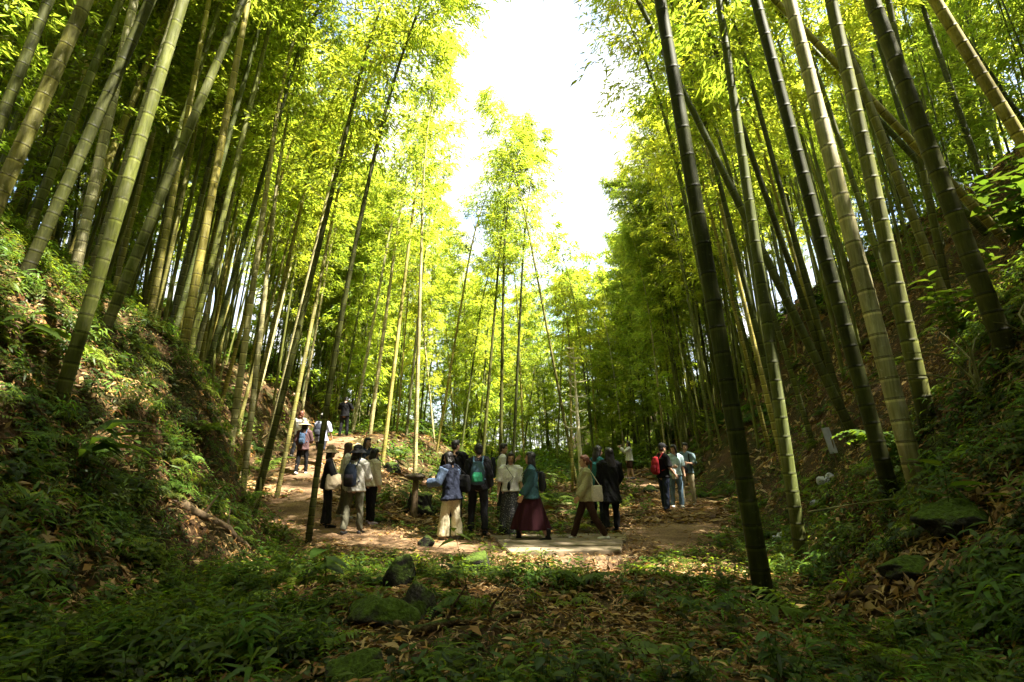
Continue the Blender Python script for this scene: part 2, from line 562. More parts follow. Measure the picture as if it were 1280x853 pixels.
SUN_AZ = 116.0     # from straight ahead toward the right
SUN_EL = 60.0
SUN_D = Vector((math.sin(R(SUN_AZ)) * math.cos(R(SUN_EL)), math.cos(R(SUN_AZ)) * math.cos(R(SUN_EL)), math.sin(R(SUN_EL))))
SUNNY = [(-6.3, 16, 0), (-5.3, 13.2, 0), (-6.8, 19.5, 0), (-4.9, 9.6, 0), (-5.3, 11, 0), (1.0, 9.4, 0), (-3.2, 10.7, 0), (4.7, 14.2, 0), (0, 15, 0), (-1.5, 19, 0), (2, 19, 0), (2.0, 14.5, 3.5),
         (-6.5, 9.5, 4), (-7.2, 11.5, 4), (-6.2, 13, 4), (-7.5, 9, 5.5), (.9, 4.6, 0), (2.0, 14.5, 2.6), (1.9, 14.5, 4.2), (-3, 30, 3), (2, 32, 4), (6, 30, 3), (-6, 34, 4), (0, 38, 5), (5, 38, 3), (3, 25, 3), (-1, 26, 4), (-4, 26, 4), (4.5, 21, 2), (7, 36, 4), (-8, 30, 6)]
SUNNY = [Vector((a, b, T(a, b) + c)) for a, b, c in SUNNY]


NEAR_SUN = [Vector((a, b, T(a, b))) for a, b in ((.9, 4.8), (.2, 6.8), (2.3, 7.4), (1.2, 9.3), (-1.0, 7.2))]


def shades(x, y, z0, L=16.0, rad=1.6, spots=None):
    """whether a stem standing here would throw its crown's shade on one of the spots the sun reaches"""
    aim = -1 if x > 0 else 1
    for p in spots or SUNNY:
        for h in (.45, .6, .75, .9):
            z = z0 + h * L
            t = (z - p.z) / SUN_D.z
            if t <= 1: continue
            q = p + SUN_D * t
            cx = x + aim * (.09 * h * L + 2.6 * max(0, h - .5))
            if (q.x - cx) ** 2 + (q.y - y) ** 2 < (rad * (1.0 if h < .8 else .7)) ** 2: return True
    return False


MATS = {'green': M_culm_green, 'dark': M_culm_dark, 'pale': M_culm_pale, 'olive': M_culm_olive}
PLACED = []


def main_bamboo(px, D, top, r0, kind, label, L=14, start=.5, bend=0, per=6, group=None, blen=1.6, loc=None, leaf=.22, lean_y=None, droop=None):
    base = loc if loc is not None else ground_at(px, D)
    ry = ray(*top)
    ly = random.uniform(-.03, .03) if lean_y is None else lean_y
    # point on the sight line through `top` that lies in the stem's leaning plane
    s = 1.0
    for _ in range(8):
        z = CAMZ + ry.z * s
        s = (base.y + ly * (z - base.z)) / ry.y
    tp = Vector((ry.x * s, ry.y * s, CAMZ + ry.z * s))
    d = tp - base
    frac = d.length / L
    side = Vector((bend, 0, 0))
    d = d - side * (frac ** 2 * L)          # keeps the bent stem through the same two points
    d.normalize()
    inward = -1 if base.x > 0 else 1
    droop = (inward * (droop or random.uniform(.05, .16)), random.uniform(-.1, .06))
    t, pts = culm_axis((0, 0, -.12), d, L, (bend, 0), droop)
    root = empty('bamboo', base)
    tag(root, label, 'bamboo', group or 'bamboos of the grove')
    r0 *= .90
    me, hs = culm_mesh(t, pts, L, r0, MATS[kind], sides=12 if D < 8 else 8, seg0=max(.12, r0 * 2.2), seg1=.40)
    link('culm', me, root)
    link('crown', crown_mesh(t, pts, L, hs, start, 2, 7, per + 3, blen, leaf * .85, seed=int(px * 7 + D * 13) % 99991), root)
    PLACED.append((base.x, base.y, .8))
    return root


# the stems one can follow by eye, right side first
RB = [
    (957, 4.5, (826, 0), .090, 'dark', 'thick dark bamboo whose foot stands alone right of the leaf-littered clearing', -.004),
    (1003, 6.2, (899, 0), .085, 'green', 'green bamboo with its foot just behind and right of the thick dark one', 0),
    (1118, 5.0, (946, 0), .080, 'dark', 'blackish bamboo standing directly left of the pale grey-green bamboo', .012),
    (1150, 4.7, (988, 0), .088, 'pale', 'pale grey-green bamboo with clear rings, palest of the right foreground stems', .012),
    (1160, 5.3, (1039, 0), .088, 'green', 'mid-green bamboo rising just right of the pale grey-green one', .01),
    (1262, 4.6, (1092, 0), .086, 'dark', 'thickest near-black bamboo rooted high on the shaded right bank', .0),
    (1075, 8.5, (800, 0), .085, 'green', 'strongly slanting bamboo that crosses behind the upright right foreground stems', .0),
    (1345, 6.0, (1172, 0), .075, 'olive', 'yellowish bamboo slanting into the upper right corner', .0),
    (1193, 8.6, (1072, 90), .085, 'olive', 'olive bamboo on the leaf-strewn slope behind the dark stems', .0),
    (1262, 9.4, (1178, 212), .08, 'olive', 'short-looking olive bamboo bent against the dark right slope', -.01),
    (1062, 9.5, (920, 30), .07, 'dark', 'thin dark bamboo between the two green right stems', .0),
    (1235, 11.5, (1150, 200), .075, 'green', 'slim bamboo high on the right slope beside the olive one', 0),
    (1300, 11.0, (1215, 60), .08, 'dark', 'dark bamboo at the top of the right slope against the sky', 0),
    (948, 10.4, (815, 60), .08, 'green', 'lean green bamboo at the toe of the right slope', 0),
    (985, 13.0, (868, 120), .08, 'olive', 'straight olive bamboo part way up the right slope', 0),
    (1020, 12.0, (905, 190), .07, 'green', 'slender green bamboo beside the brown leaf bank', 0),
]
LBm = [
    (28, 5.8, (186, 0), .070, 'dark', 'thick dark slanting bamboo on the upper left bank', -.006),
    (70, 5.0, (228, 0), .070, 'green', 'green ringed bamboo with the lowest foot on the left bank', .0),
    (125, 6.6, (302, 0), .068, 'green', 'green bamboo curving right above the ferns of the left bank', .008),
    (-18, 6.6, (106, 0), .098, 'olive', 'stout pale olive bamboo with close dark rings at the left edge', .0),
    (112, 8.6, (224, 0), .09, 'pale', 'whitish smooth bamboo behind the dark ones on the left bank', .0),
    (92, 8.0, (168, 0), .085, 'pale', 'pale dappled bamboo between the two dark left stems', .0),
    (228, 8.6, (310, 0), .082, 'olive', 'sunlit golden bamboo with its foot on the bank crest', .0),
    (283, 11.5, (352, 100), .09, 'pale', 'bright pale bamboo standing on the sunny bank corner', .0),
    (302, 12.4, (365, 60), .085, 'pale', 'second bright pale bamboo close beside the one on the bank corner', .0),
    (385, 9.3, (500, 65), .068, 'dark', 'slim blackish bamboo standing before the walkers at the path edge', .10),
    (315, 9.4, (445, 110), .072, 'dark', 'slim dark bamboo at the foot of the left bank by the path', -.01),
    (345, 13.0, (440, 150), .07, 'olive', 'leaning olive bamboo on the bank above the hatted walkers', .0),
    (185, 9.6, (250, 60), .07, 'olive', 'narrow olive bamboo up the left slope behind the golden one', 0),
    (150, 10.0, (270, 20), .07, 'green', 'narrow green bamboo among the leafy left slope', 0),
    (-40, 7.4, (60, 0), .08, 'dark', 'dark bamboo in the upper left corner', 0),
    (30, 9.0, (150, 0), .08, 'green', 'green bamboo deep in the shaded left thicket', 0),
    (232, 11.0, (330, 60), .075, 'green', 'green bamboo rising behind the golden stem on the crest', 0),
]
CB = [
    (601, 22, (627, 280), .085, 'dark', 'dark straight bamboo of the central clump, first from its left', 0),
    (625, 21, (632, 200), .09, 'dark', 'thickest dark bamboo of the central clump with a full leafy top', 0),
    (640, 22, (655, 290), .08, 'dark', 'dark bamboo of the central clump leaning right', 0),
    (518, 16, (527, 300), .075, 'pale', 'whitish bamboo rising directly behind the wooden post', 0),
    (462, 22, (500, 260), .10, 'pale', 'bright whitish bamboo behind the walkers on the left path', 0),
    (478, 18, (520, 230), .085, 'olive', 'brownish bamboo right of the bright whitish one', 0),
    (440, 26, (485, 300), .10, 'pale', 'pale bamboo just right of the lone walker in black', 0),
    (545, 24, (590, 300), .075, 'olive', 'slender olive bamboo bending right toward the sky gap', .01),
    (722, 20, (690, 440), .07, 'olive', 'yellowish bamboo leaning left beside the bare dead pole', 0),
]
for a in RB:
    main_bamboo(a[0], a[1], a[2], a[3], a[4], a[5], L=random.uniform(14.5, 17), bend=a[6], per=7, blen=2.0, start=.46)
for a in LBm:
    main_bamboo(a[0], a[1], a[2], a[3], a[4], a[5], L=random.uniform(14.5, 17), bend=a[6], per=7, blen=2.0, start=.46)
for a in CB:
    main_bamboo(a[0], a[1], a[2], a[3], a[4], a[5], L=random.uniform(16.5, 19), bend=a[6], start=.46, per=9, blen=2.3, leaf=.25)

main_bamboo(716, 17, (712, 440), .05, 'olive', 'short leafy bamboo with bright foliage directly above the bare dead pole', L=8.0, start=.5, per=10, blen=1.7)

# stems whose arching tops roof the valley from both sides
OVER_L = 'tall left-bank bamboo whose leafy top arches over the walkers toward the sky gap'
OVER_R = 'tall right-bank bamboo whose leafy top arches over the path toward the sky gap'
for px_, D_, top_ in ((250, 12.0, (385, 20)), (292, 13.5, (435, 10)), (318, 13.0, (465, 10)), (268, 15.5, (400, 40)), (210, 11.0, (330, 10))):
    main_bamboo(px_, D_, top_, .07, random.choice(('green', 'olive', 'pale')), OVER_L, L=random.uniform(16, 18.5), per=8, blen=2.2, start=.44, group='left bamboos arching over the path', lean_y=random.uniform(-.06, .0), droop=.42)
for px_, D_, top_ in ((1000, 10.2, (850, 30)), (1060, 9.8, (880, 20)), (965, 15.0, (845, 90))):
    main_bamboo(px_, D_, top_, .07, random.choice(('green', 'dark', 'olive')), OVER_R, L=random.uniform(15.5, 17.5), per=9, blen=2.3, start=.38, group='right bamboos arching over the path', lean_y=random.uniform(-.10, -.02))

# stems of the thicket: a dozen shapes, each stem its own object with its own parts
VAR = []
for k in range(10):
    L = random.uniform(14, 17.5)
    lean = random.uniform(.03, .16)
    t, pts = culm_axis((0, 0, -.15), (lean, random.uniform(-.04, .04), 1), L, (random.uniform(-.02, .03), 0), (random.uniform(.08, .24), random.uniform(-.08, .08)))
    sd = random.uniform(.34, .46) if k < 7 else random.uniform(.16, .26)
    culms = {}
    for kind in ('green', 'dark', 'pale', 'olive'):
        if kind == 'green':
            me0, hs = culm_mesh(t, pts, L, .068, MATS['green'], sides=6, seg0=.22, seg1=.42)
            culms['green'] = me0
        else:
            c = culms['green'].copy(); c.materials[0] = MATS[kind]; culms[kind] = c
    VAR.append((culms, crown_mesh(t, pts, L, hs, sd, 3, 7, 14, 2.3, .205, seed=100 + k)))

SIDE = {
    'left': ('slender bamboo of the crowded thicket on the left slope behind the nearer stems', 'bamboos thronging the left slope'),
    'right': ('slender bamboo of the dim thicket on the right slope behind the nearer stems', 'bamboos thronging the right slope'),
    'mid': ('distant bamboo of the bright grove closing off the end of the valley', 'bamboos closing the valley end'),
}


def thicket(x, y, zone, kinds, scale=None):
    culms, crown = random.choice(VAR[:8] if zone != 'mid' else VAR[3:])
    s = scale or random.uniform(.85, 1.12)
    root = empty('bamboo', (x, y, T(x, y)), 0)
    # lean toward the open valley
    aim = math.pi if x > 0 else 0.0
    root.rotation_euler = (0, 0, aim + random.uniform(-.8, .8) if zone != 'mid' else random.uniform(0, 6.28))
    root.scale = (s, s, s)
    lab, grp = SIDE[zone]
    tag(root, lab, 'bamboo', grp)
    link('culm', culms[random.choice(kinds)], root)
    link('crown', crown, root)
    PLACED.append((x, y, .5))


def scatter(n, sampler, zone, kinds, mind=.55, scale=None):
    done = 0; tries = 0
    while done < n and tries < n * 60:
        tries += 1
        x, y = sampler()
        if float(path_dist(np.array([x]), np.array([y]))[0]) < 1.6: continue
        if shades(x, y, T(x, y)): continue
        if any((x - a) ** 2 + (y - b) ** 2 < (mind + c * .3) ** 2 for a, b, c in PLACED): continue
        thicket(x, y, zone, kinds, scale)
        done += 1
    return done


def s_left():
    y = random.uniform(8.5, 40) if random.random() < .75 else random.uniform(6, 16)
    x = float(toe_left(y)) - .9 - random.expovariate(1 / 4.0)
    if y < 11: x -= 1.6
    return max(x, -24), y


def s_right():
    y = random.uniform(9.5, 42)
    x = float(toe_right(y)) + .6 + random.expovariate(1 / 5.0)
    if y < 14: x += 2.0
    return min(x, 26), y


def s_mid():
    y = random.uniform(25, 52)
    lim = 8.0 + (y - 25) * .3
    x = random.uniform(-lim, lim)
    if abs(x - .2) < 1.6 and y < 34: x += 3.5
    return x, y


scatter(92, s_left, 'left', ['green', 'pale', 'olive', 'pale', 'olive'])
scatter(94, s_right, 'right', ['green', 'green', 'dark', 'olive'])
scatter(54, s_mid, 'mid', ['green', 'olive', 'pale', 'dark'], .7)


def mass(name, label, spots, seed, starts=(.22, .34, .4), per=6, rad0=.07, size=1.0):
    """the part of the grove nobody could count: many simple stems and their foliage as one object"""
    r = np.random.default_rng(seed)
    base = []
    for k in range(3):
        L = 15.0
        t, pts = culm_axis((0, 0, -.2), (.06 + .03 * k, 0, 1), L, (.01, 0), (.14, .03))
        rad = rad0 * np.clip(1 - .25 * t - .72 * t ** 2.2, .05, 1)
        ang = np.linspace(0, 2 * math.pi, 5, endpoint=False)
        sel = list(range(0, 60, 5)) + [59]
        V = np.concatenate([pts[i] + rad[i] * np.stack([np.cos(ang), np.sin(ang), 0 * ang], 1) for i in sel])
        F = np.array([(i * 5 + (j + 1) % 5, i * 5 + j, i * 5 + 5 + j, i * 5 + 5 + (j + 1) % 5) for i in range(len(sel) - 1) for j in range(5)])
        me = crown_mesh(t, pts, L, [.42 * q for q in range(36)], starts[k], 2, 5, per + 2, 2.2, .35 if per > 5 else .27, seed=seed + k)
        n = len(me.vertices)
        cv = np.empty(n * 3, np.float32); me.vertices.foreach_get('co', cv); cv = cv.reshape(-1, 3)
        ct = np.empty(n * 4, np.float32); me.attributes['tint'].data.foreach_get('color', ct); ct = ct.reshape(-1, 4)[:, :3]
        nf = len(me.polygons)
        cf = np.empty(nf * 4, np.int32); me.loops.foreach_get('vertex_index', cf); cf = cf.reshape(-1, 4)
        ci = np.empty(nf, np.int32); me.polygons.foreach_get('material_index', ci)
        bpy.data.meshes.remove(me)
        base.append((np.concatenate([V, cv]), np.concatenate([F, cf + len(V)]), np.concatenate([np.ones_like(V), ct]), np.concatenate([np.full(len(F), 2), ci])))
    Vs, Fs, Cs, Ms = [], [], [], []
    off = 0
    for x, y in spots:
        if name == 'shade_thicket':
            if shades(x, y, T(x, y), 15, 1.15, NEAR_SUN): continue
        elif name in ('bamboo_thicket', 'leafy_thicket') and shades(x, y, T(x, y)): continue
        V, F, C, M = base[r.integers(0, 3)]
        a = (math.pi if x > 0 else 0) + r.normal(0, .6); s = size * r.uniform(.8, 1.2)
        ca, sa = math.cos(a) * s, math.sin(a) * s
        W = np.stack([V[:, 0] * ca - V[:, 1] * sa + x, V[:, 0] * sa + V[:, 1] * ca + y, V[:, 2] * s + T(x, y)], 1)
        Vs.append(W); Fs.append(F + off); Cs.append(C * r.uniform(.8, 1.2)); Ms.append(M); off += len(W)
    V = np.concatenate(Vs)
    me = mesh_np(name, V, np.concatenate(Fs), [M_crown, M_twig, M_culm_green], False,
                 {'tint': ('FLOAT_COLOR', np.concatenate(Cs)), 'seg': ('FLOAT', np.full(len(V), .5)), 'hgt': ('FLOAT', np.ones(len(V))), 'itint': ('FLOAT', np.ones(len(V)))}, np.concatenate(Ms))
    tag(link(name, me), label, 'bamboo grove', kind='stuff')


sp = []
for i in range(26):
    sp.append((random.uniform(-30, 30), random.uniform(54, 70)))
for i in range(40):
    y = random.uniform(16, 50); sp.append((float(toe_left(y)) - random.uniform(9, 22), y))
for i in range(36):
    y = random.uniform(14, 50); sp.append((float(toe_right(y)) + random.uniform(8, 22), y))
for i in range(26):
    y = random.uniform(7, 20); sp.append((float(toe_right(y)) + random.uniform(5.5, 13), y))
for i in range(14):
    y = random.uniform(5, 14); sp.append((float(toe_left(y)) - random.uniform(6, 12), y))
mass('bamboo_thicket', 'dense far bamboo thicket filling the slopes and the valley end', sp, 500)
sp = []
for i in range(78):
    y = random.uniform(31, 64); sp.append((random.uniform(-17, 17), y))
for i in range(26):
    y = random.uniform(26, 40); q = float(toe_left(y)); sp.append((q - random.uniform(-1, 6), y)); sp.append((float(toe_right(y)) + random.uniform(-1, 6), y))
mass('leafy_thicket', 'bright low-branching bamboo foliage at the end of the valley', sp, 600, (.03, .06, .12))
sp = []  # stems out of view, added to keep the near ground dark
for i in range(40):
    y = random.uniform(-14, -2.2); sp.append((random.uniform(-8, 8), y))
for i in range(26):
    y = random.uniform(-13, -3); sp.append((random.uniform(4.2, 13), y))
for i in range(24):
    y = random.uniform(-4, 4.2)
    sp.append((-random.uniform(6.8, 12) - max(0, y), y)); sp.append((random.uniform(6.6, 11) + max(0, y), y))
for i in range(26):
    y = random.uniform(-1, 8); sp.append((y * 1.1 + random.uniform(4.2, 9), y))
mass('shade_thicket', 'unseen bamboo added behind and beside the viewer to shade the near ground', sp, 700, (.1, .2, .34))

sp = []
for i in range(75):
    y = random.uniform(12, 36); sp.append((float(toe_left(y)) - random.uniform(.8, 9), y)); 
    y = random.uniform(13, 36); sp.append((float(toe_right(y)) + random.uniform(.8, 9), y))
sp = [q for q in sp if float(path_dist(np.array([q[0]]), np.array([q[1]]))[0]) > 1.8]
mass('slender_stems', 'countless slender bamboo stems crowding between the larger ones on both slopes', sp, 800, (.5, .56, .62), 4, .05)

sp = []
for i in range(64):
    y = random.uniform(3, 24); sp.append((float(toe_right(y)) + random.uniform(6.5, 14), y))
for i in range(54):
    y = random.uniform(4, 22); sp.append((float(toe_left(y)) - random.uniform(5, 13), y))
sp = [q for q in sp if abs(q[0]) / max(q[1], 1) > .62]
for i in range(60):
    sp.append((random.uniform(-14, 14), random.uniform(37, 60)))
for i in range(46):  # unseen low clumps behind the viewer, added to block light from the horizon
    y = random.uniform(-15, -3.5); sp.append((random.uniform(-10, 10), y))
for i in range(20):  # more unseen clumps at the viewer's sides, added for shade
    y = random.uniform(-4, 3); sp.append((random.uniform(7, 11), y)); sp.append((-random.uniform(7, 11), y))
mass('crest_and_shade_thicket', 'low dense young bamboo closing the crests of both slopes behind the stems, with unseen clumps added around the viewer for shade', sp, 900, (.03, .05, .08), 6, .05, .55)

# ------------------------------------------------------------------ undergrowth shapes
def ovate(L, W, fold=.12, curl=.18):
    """one leaf along +Y as triangles"""
    ys = [0, .3, .68, 1.0]; ws = [0, .5, .36, 0]
    sp_ = [(0, y * L, -curl * L * y * y) for y in ys]
    V = list(sp_)
    for k in (1, 2):
        for sd in (1, -1):
            V.append((sd * ws[k] * W, ys[k] * L * 1.0, -curl * L * ys[k] ** 2 + fold * W))
    # 0..3 spine, 4 r1, 5 l1, 6 r2, 7 l2
    F = [(0, 4, 1), (1, 4, 6), (1, 6, 2), (2, 6, 3), (0, 1, 5), (1, 7, 5), (1, 2, 7), (2, 3, 7)]
    return np.array(V), np.array(F)


def lance(L, W, curl=.3):
    V = np.array([(0, 0, 0), (W * .5, L * .35, L * .05), (-W * .5, L * .35, L * .05), (W * .32, L * .72, -curl * L * .35), (-W * .32, L * .72, -curl * L * .35), (0, L, -curl * L)])
    F = np.array([(0, 1, 2), (2, 1, 3), (2, 3, 4), (4, 3, 5)])
    return V, F


def rot(az, pitch, roll=0):
    return np.array(Matrix.Rotation(az, 3, 'Z') @ Matrix.Rotation(pitch, 3, 'X') @ Matrix.Rotation(roll, 3, 'Y'))


class Geo:
    def __init__(s):
        s.V = []; s.F = []; s.C = []; s.n = 0

    def add(s, V, F, c=1.0):
        s.V.append(V); s.F.append(F + s.n); s.n += len(V)
        c = np.asarray(c, float)
        s.C.append(np.broadcast_to(c if c.ndim else np.full(3, c), (len(V), 3)))

    def arr(s):
        return np.concatenate(s.V), np.concatenate(s.F), np.concatenate(s.C)


def stick(g, p0, p1, r0, r1, c):
    p0 = np.array(p0, float); p1 = np.array(p1, float)
    d = p1 - p0; d /= np.linalg.norm(d)
    u = np.cross(d, [.3, .9, .1]); u /= np.linalg.norm(u); v = np.cross(d, u)
    A = [p0 + r0 * (u * math.cos(a) + v * math.sin(a)) for a in (0, 2.094, 4.188)] + [p1 + r1 * (u * math.cos(a) + v * math.sin(a)) for a in (0, 2.094, 4.188)]
    F = [(a, (a + 1) % 3, 3 + (a + 1) % 3) for a in range(3)] + [(a, 3 + (a + 1) % 3, 3 + a) for a in range(3)]
    g.add(np.array(A), np.array(F), c)


def tpl_fern(r, nfr=8, L=.5):
    g = Geo()
    for k in range(nfr):
        az = k / nfr * 6.283 + r.normal(0, .25)
        ln = L * r.uniform(.7, 1.15)
        el = r.uniform(.55, 1.05)
        n = 13
        t = np.linspace(0, 1, n + 2)
        h = np.stack([0 * t, ln * t * math.cos(el) * (1 + .25 * t), ln * (math.sin(el) * t - .62 * t * t * math.sin(el) - .12 * t * t)], 1)
        M = rot(az, 0)
        b = r.uniform(.75, 1.25)
        for i in range(2, n + 2):
            pl = ln * .30 * math.sin(min(1, t[i] * 1.25 + .12) * math.pi * .93) + .012
            for sd in (1, -1):
                a = rot(-sd * r.uniform(1.05, 1.35), -.15 + r.normal(0, .1))
                w = ln * .062
                V = np.array([(0, 0, 0), (w * .5, pl * .3, .004), (-w * .5, pl * .3, .004), (0, pl, -pl * .18)])
                F = np.array([(0, 1, 2), (2, 1, 3)])
                g.add((V @ a.T + h[i]) @ M.T, F, b * r.uniform(.85, 1.15))
        stick(g, M @ h[0], M @ h[n // 2], .005, .003, (.6, .45, .5)); stick(g, M @ h[n // 2], M @ h[-1], .003, .001, (.7, .6, .5))
    return g.arr()


def tpl_herb(r, stems=3, H=.28, leaf=.10, n=6):
    g = Geo()
    for k in range(stems):
        az = r.random() * 6.283; tilt = r.uniform(.05, .5)
        hh = H * r.uniform(.6, 1.2)
        top = np.array([math.cos(az) * math.sin(tilt), math.sin(az) * math.sin(tilt), math.cos(tilt)]) * hh
        o = np.array([r.normal(0, .04), r.normal(0, .04), 0])
        stick(g, o, o + top, .004, .002, (.7, .6, .5))
        b = r.uniform(.75, 1.25)
        for i in range(n):
            f = .35 + .65 * i / (n - 1)
            L = leaf * r.uniform(.6, 1.2)
            V, F = ovate(L, L * r.uniform(.38, .55))
            g.add(V @ rot(az + i * 2.4 + r.normal(0, .3), r.uniform(-.3, .45), r.normal(0, .2)).T + o + top * f, F, b * r.uniform(.85, 1.15) * np.array([r.uniform(.9, 1.15), 1, r.uniform(.7, 1.2)]))
    return g.arr()


def tpl_sprout(r, stems=4, H=.30, leaf=.15, n=5):
    g = Geo()
    for k in range(stems):
        az = r.random() * 6.283; tilt = r.uniform(.1, .6); hh = H * r.uniform(.6, 1.2)
        top = np.array([math.cos(az) * math.sin(tilt), math.sin(az) * math.sin(tilt), math.cos(tilt)]) * hh
        o = np.array([r.normal(0, .05), r.normal(0, .05), 0])
        stick(g, o, o + top, .003, .0015, (1, .8, .5)); b = r.uniform(.8, 1.3)
        for i in range(n):
            f = .4 + .6 * i / (n - 1)
            L = leaf * r.uniform(.7, 1.2)
            V, F = lance(L, L * .17)
            g.add(V @ rot(az - 1.57 + (1 if i % 2 else -1) * r.uniform(.2, 1.0), r.uniform(-.2, .5), r.normal(0, .3)).T + o + top * f, F, b * r.uniform(.85, 1.15))
    return g.arr()


def tpl_creeper(r, n=12, leaf=.075, spread=.16):
    g = Geo()
    for i in range(n):
        L = leaf * r.uniform(.6, 1.3)
        V, F = ovate(L, L * r.uniform(.5, .75))
        g.add(V @ rot(r.random() * 6.283, r.uniform(-.2, .5), r.normal(0, .25)).T + np.array([r.normal(0, spread), r.normal(0, spread), r.uniform(.02, .10)]), F, r.uniform(.75, 1.3))
    return g.arr()


rg = np.random.default_rng(21)
FERNS = [tpl_fern(rg, 7 + i % 3, .45 + .05 * i) for i in range(5)]
HERBS = [tpl_herb(rg, 2 + i % 3, .22 + .03 * i, .075 + .014 * i, 6) for i in range(6)]
SPROUTS = [tpl_sprout(rg, 3 + i % 3, .26, .13 + .02 * (i % 3)) for i in range(5)]
CREEP = [tpl_creeper(rg) for i in range(5)]


def normals(x, y, e=.12):
    gx = (terrain(x + e, y) - terrain(x - e, y)) / (2 * e); gy = (terrain(x, y + e) - terrain(x, y - e)) / (2 * e)
    n = np.stack([-gx, -gy, np.ones_like(gx)], 1)
    return n / np.linalg.norm(n, axis=1)[:, None]


def plant_mass(name, label, cat, tpls, X, Y, scale, mat, tilt=.6, seed=0, tint=(.75, 1.25)):
    r = np.random.default_rng(seed)
    Z = terrain(X, Y); NN = normals(X, Y)
    which = r.integers(0, len(tpls), len(X))
    Vs, Fs, Cs = [], [], []; off = 0
    for ti, (V, F, C) in enumerate(tpls):
        idx = np.where(which == ti)[0]
        if not len(idx): continue
        m = len(idx)
        a = r.random(m) * 6.283; s = scale[idx] * r.uniform(.7, 1.3, m)
        ca, sa = np.cos(a) * s, np.sin(a) * s
        W = np.stack([V[None, :, 0] * ca[:, None] - V[None, :, 1] * sa[:, None], V[None, :, 0] * sa[:, None] + V[None, :, 1] * ca[:, None], V[None, :, 2] * s[:, None]], -1)
        # lean with the slope
        n = NN[idx] * tilt + np.array([0, 0, 1 - tilt]); n /= np.linalg.norm(n, axis=1)[:, None]
        ux = np.cross(np.array([0, 1.0, 0]), n); ux /= np.linalg.norm(ux, axis=1)[:, None]
        uy = np.cross(n, ux)
        W = W[..., 0:1] * ux[:, None] + W[..., 1:2] * uy[:, None] + W[..., 2:3] * n[:, None]
        W += np.stack([X[idx], Y[idx], Z[idx] - .005], 1)[:, None, :]
        Vs.append(W.reshape(-1, 3))
        Fs.append((F[None] + (np.arange(m) * len(V))[:, None, None]).reshape(-1, 3) + off)
        tv = r.uniform(tint[0], tint[1], (m, 1, 1)) * np.stack([r.uniform(.85, 1.35, m), np.ones(m), r.uniform(.7, 1.2, m)], 1)[:, None, :]
        Cs.append((C[None] * tv).reshape(-1, 3)); off += m * len(V)
    me = mesh_np(name, np.concatenate(Vs), np.concatenate(Fs), mat, False, {'tint': ('FLOAT_COLOR', np.concatenate(Cs))})
    return tag(link(name, me), label, cat, kind='stuff')


def pick(n, xr, yr, dens, seed):
    r = np.random.default_rng(seed)
    m = n * 8
    y = r.uniform(yr[0], yr[1], m)
    x = r.uniform(xr[0], xr[1], m) * np.clip(y, 2.5, 99) if xr[1] <= 2 else r.uniform(xr[0], xr[1], m)
    k = r.random(m) < dens(x, y)
    # only what the lens or a step beside it could see
    return x[k][:n], y[k][:n]


def open_patch(x, y):
    """places where dead leaves lie open: the clearing right of centre, a strip down the middle, round the bridge"""
    a = np.exp(-(((x - 1.0) / .75) ** 2 + ((y - 4.9) / 1.9) ** 2)) + .7 * np.exp(-(((x - 2.4) / .9) ** 2 + ((y - 5.6) / .8) ** 2))
    b = np.exp(-(((x - .2) / 1.7) ** 2 + ((y - 7.4) / .8) ** 2)) + .45 * np.exp(-(((x + 4.4) / 1.2) ** 2 + ((y - 6.3) / 1.0) ** 2))
    c = np.exp(-(((x + 1.2) / .5) ** 2 + ((y - 4.6) / 1.0) ** 2)) * .6
    return np.clip(a + b + c, 0, 1)


SPOTS = []
for px_, py_, r_0 in ((533, 692, .5), (500, 742, .4), (500, 765, .35), (478, 790, .5), (490, 815, .4), (522, 785, .35), (598, 724, .45), (598, 745, .4), (448, 850, .3), (560, 850, .3), (1205, 685, .4), (1140, 728, .35),
                      (330, 722, .3), (380, 716, .3), (430, 712, .3), (470, 708, .3), (540, 795, .3), (600, 785, .3), (640, 778, .3), (240, 655, .3), (270, 668, .3), (300, 685, .3), (470, 795, .3), (400, 745, .35)):
    g_ = ground_px(px_, py_); SPOTS.append((g_.x, g_.y, r_0))


def d_green(x, y):
    pd = path_dist(x, y)
    nz = sstep(-.25, .25, fbm(x, y, .9, 3))
    d = sstep(.8, 1.25, pd) * (.15 + .88 * nz) * (1 - .78 * open_patch(x, y))
    d = d + .7 * sstep(.2, .9, toe_left(y) - x)
    slopeR = sstep(.6, 2.0, x - toe_right(y)) * sstep(4.5, 6.5, y)
    d = d * (1 - .8 * slopeR)
    near = 1 / (1 + np.maximum(y - 6, 0) * .18)
    for sx_, sy_, sr in SPOTS:
        near = near * sstep(.6, 1.1, np.hypot(x - sx_, y - sy_) / sr)
    return d * near


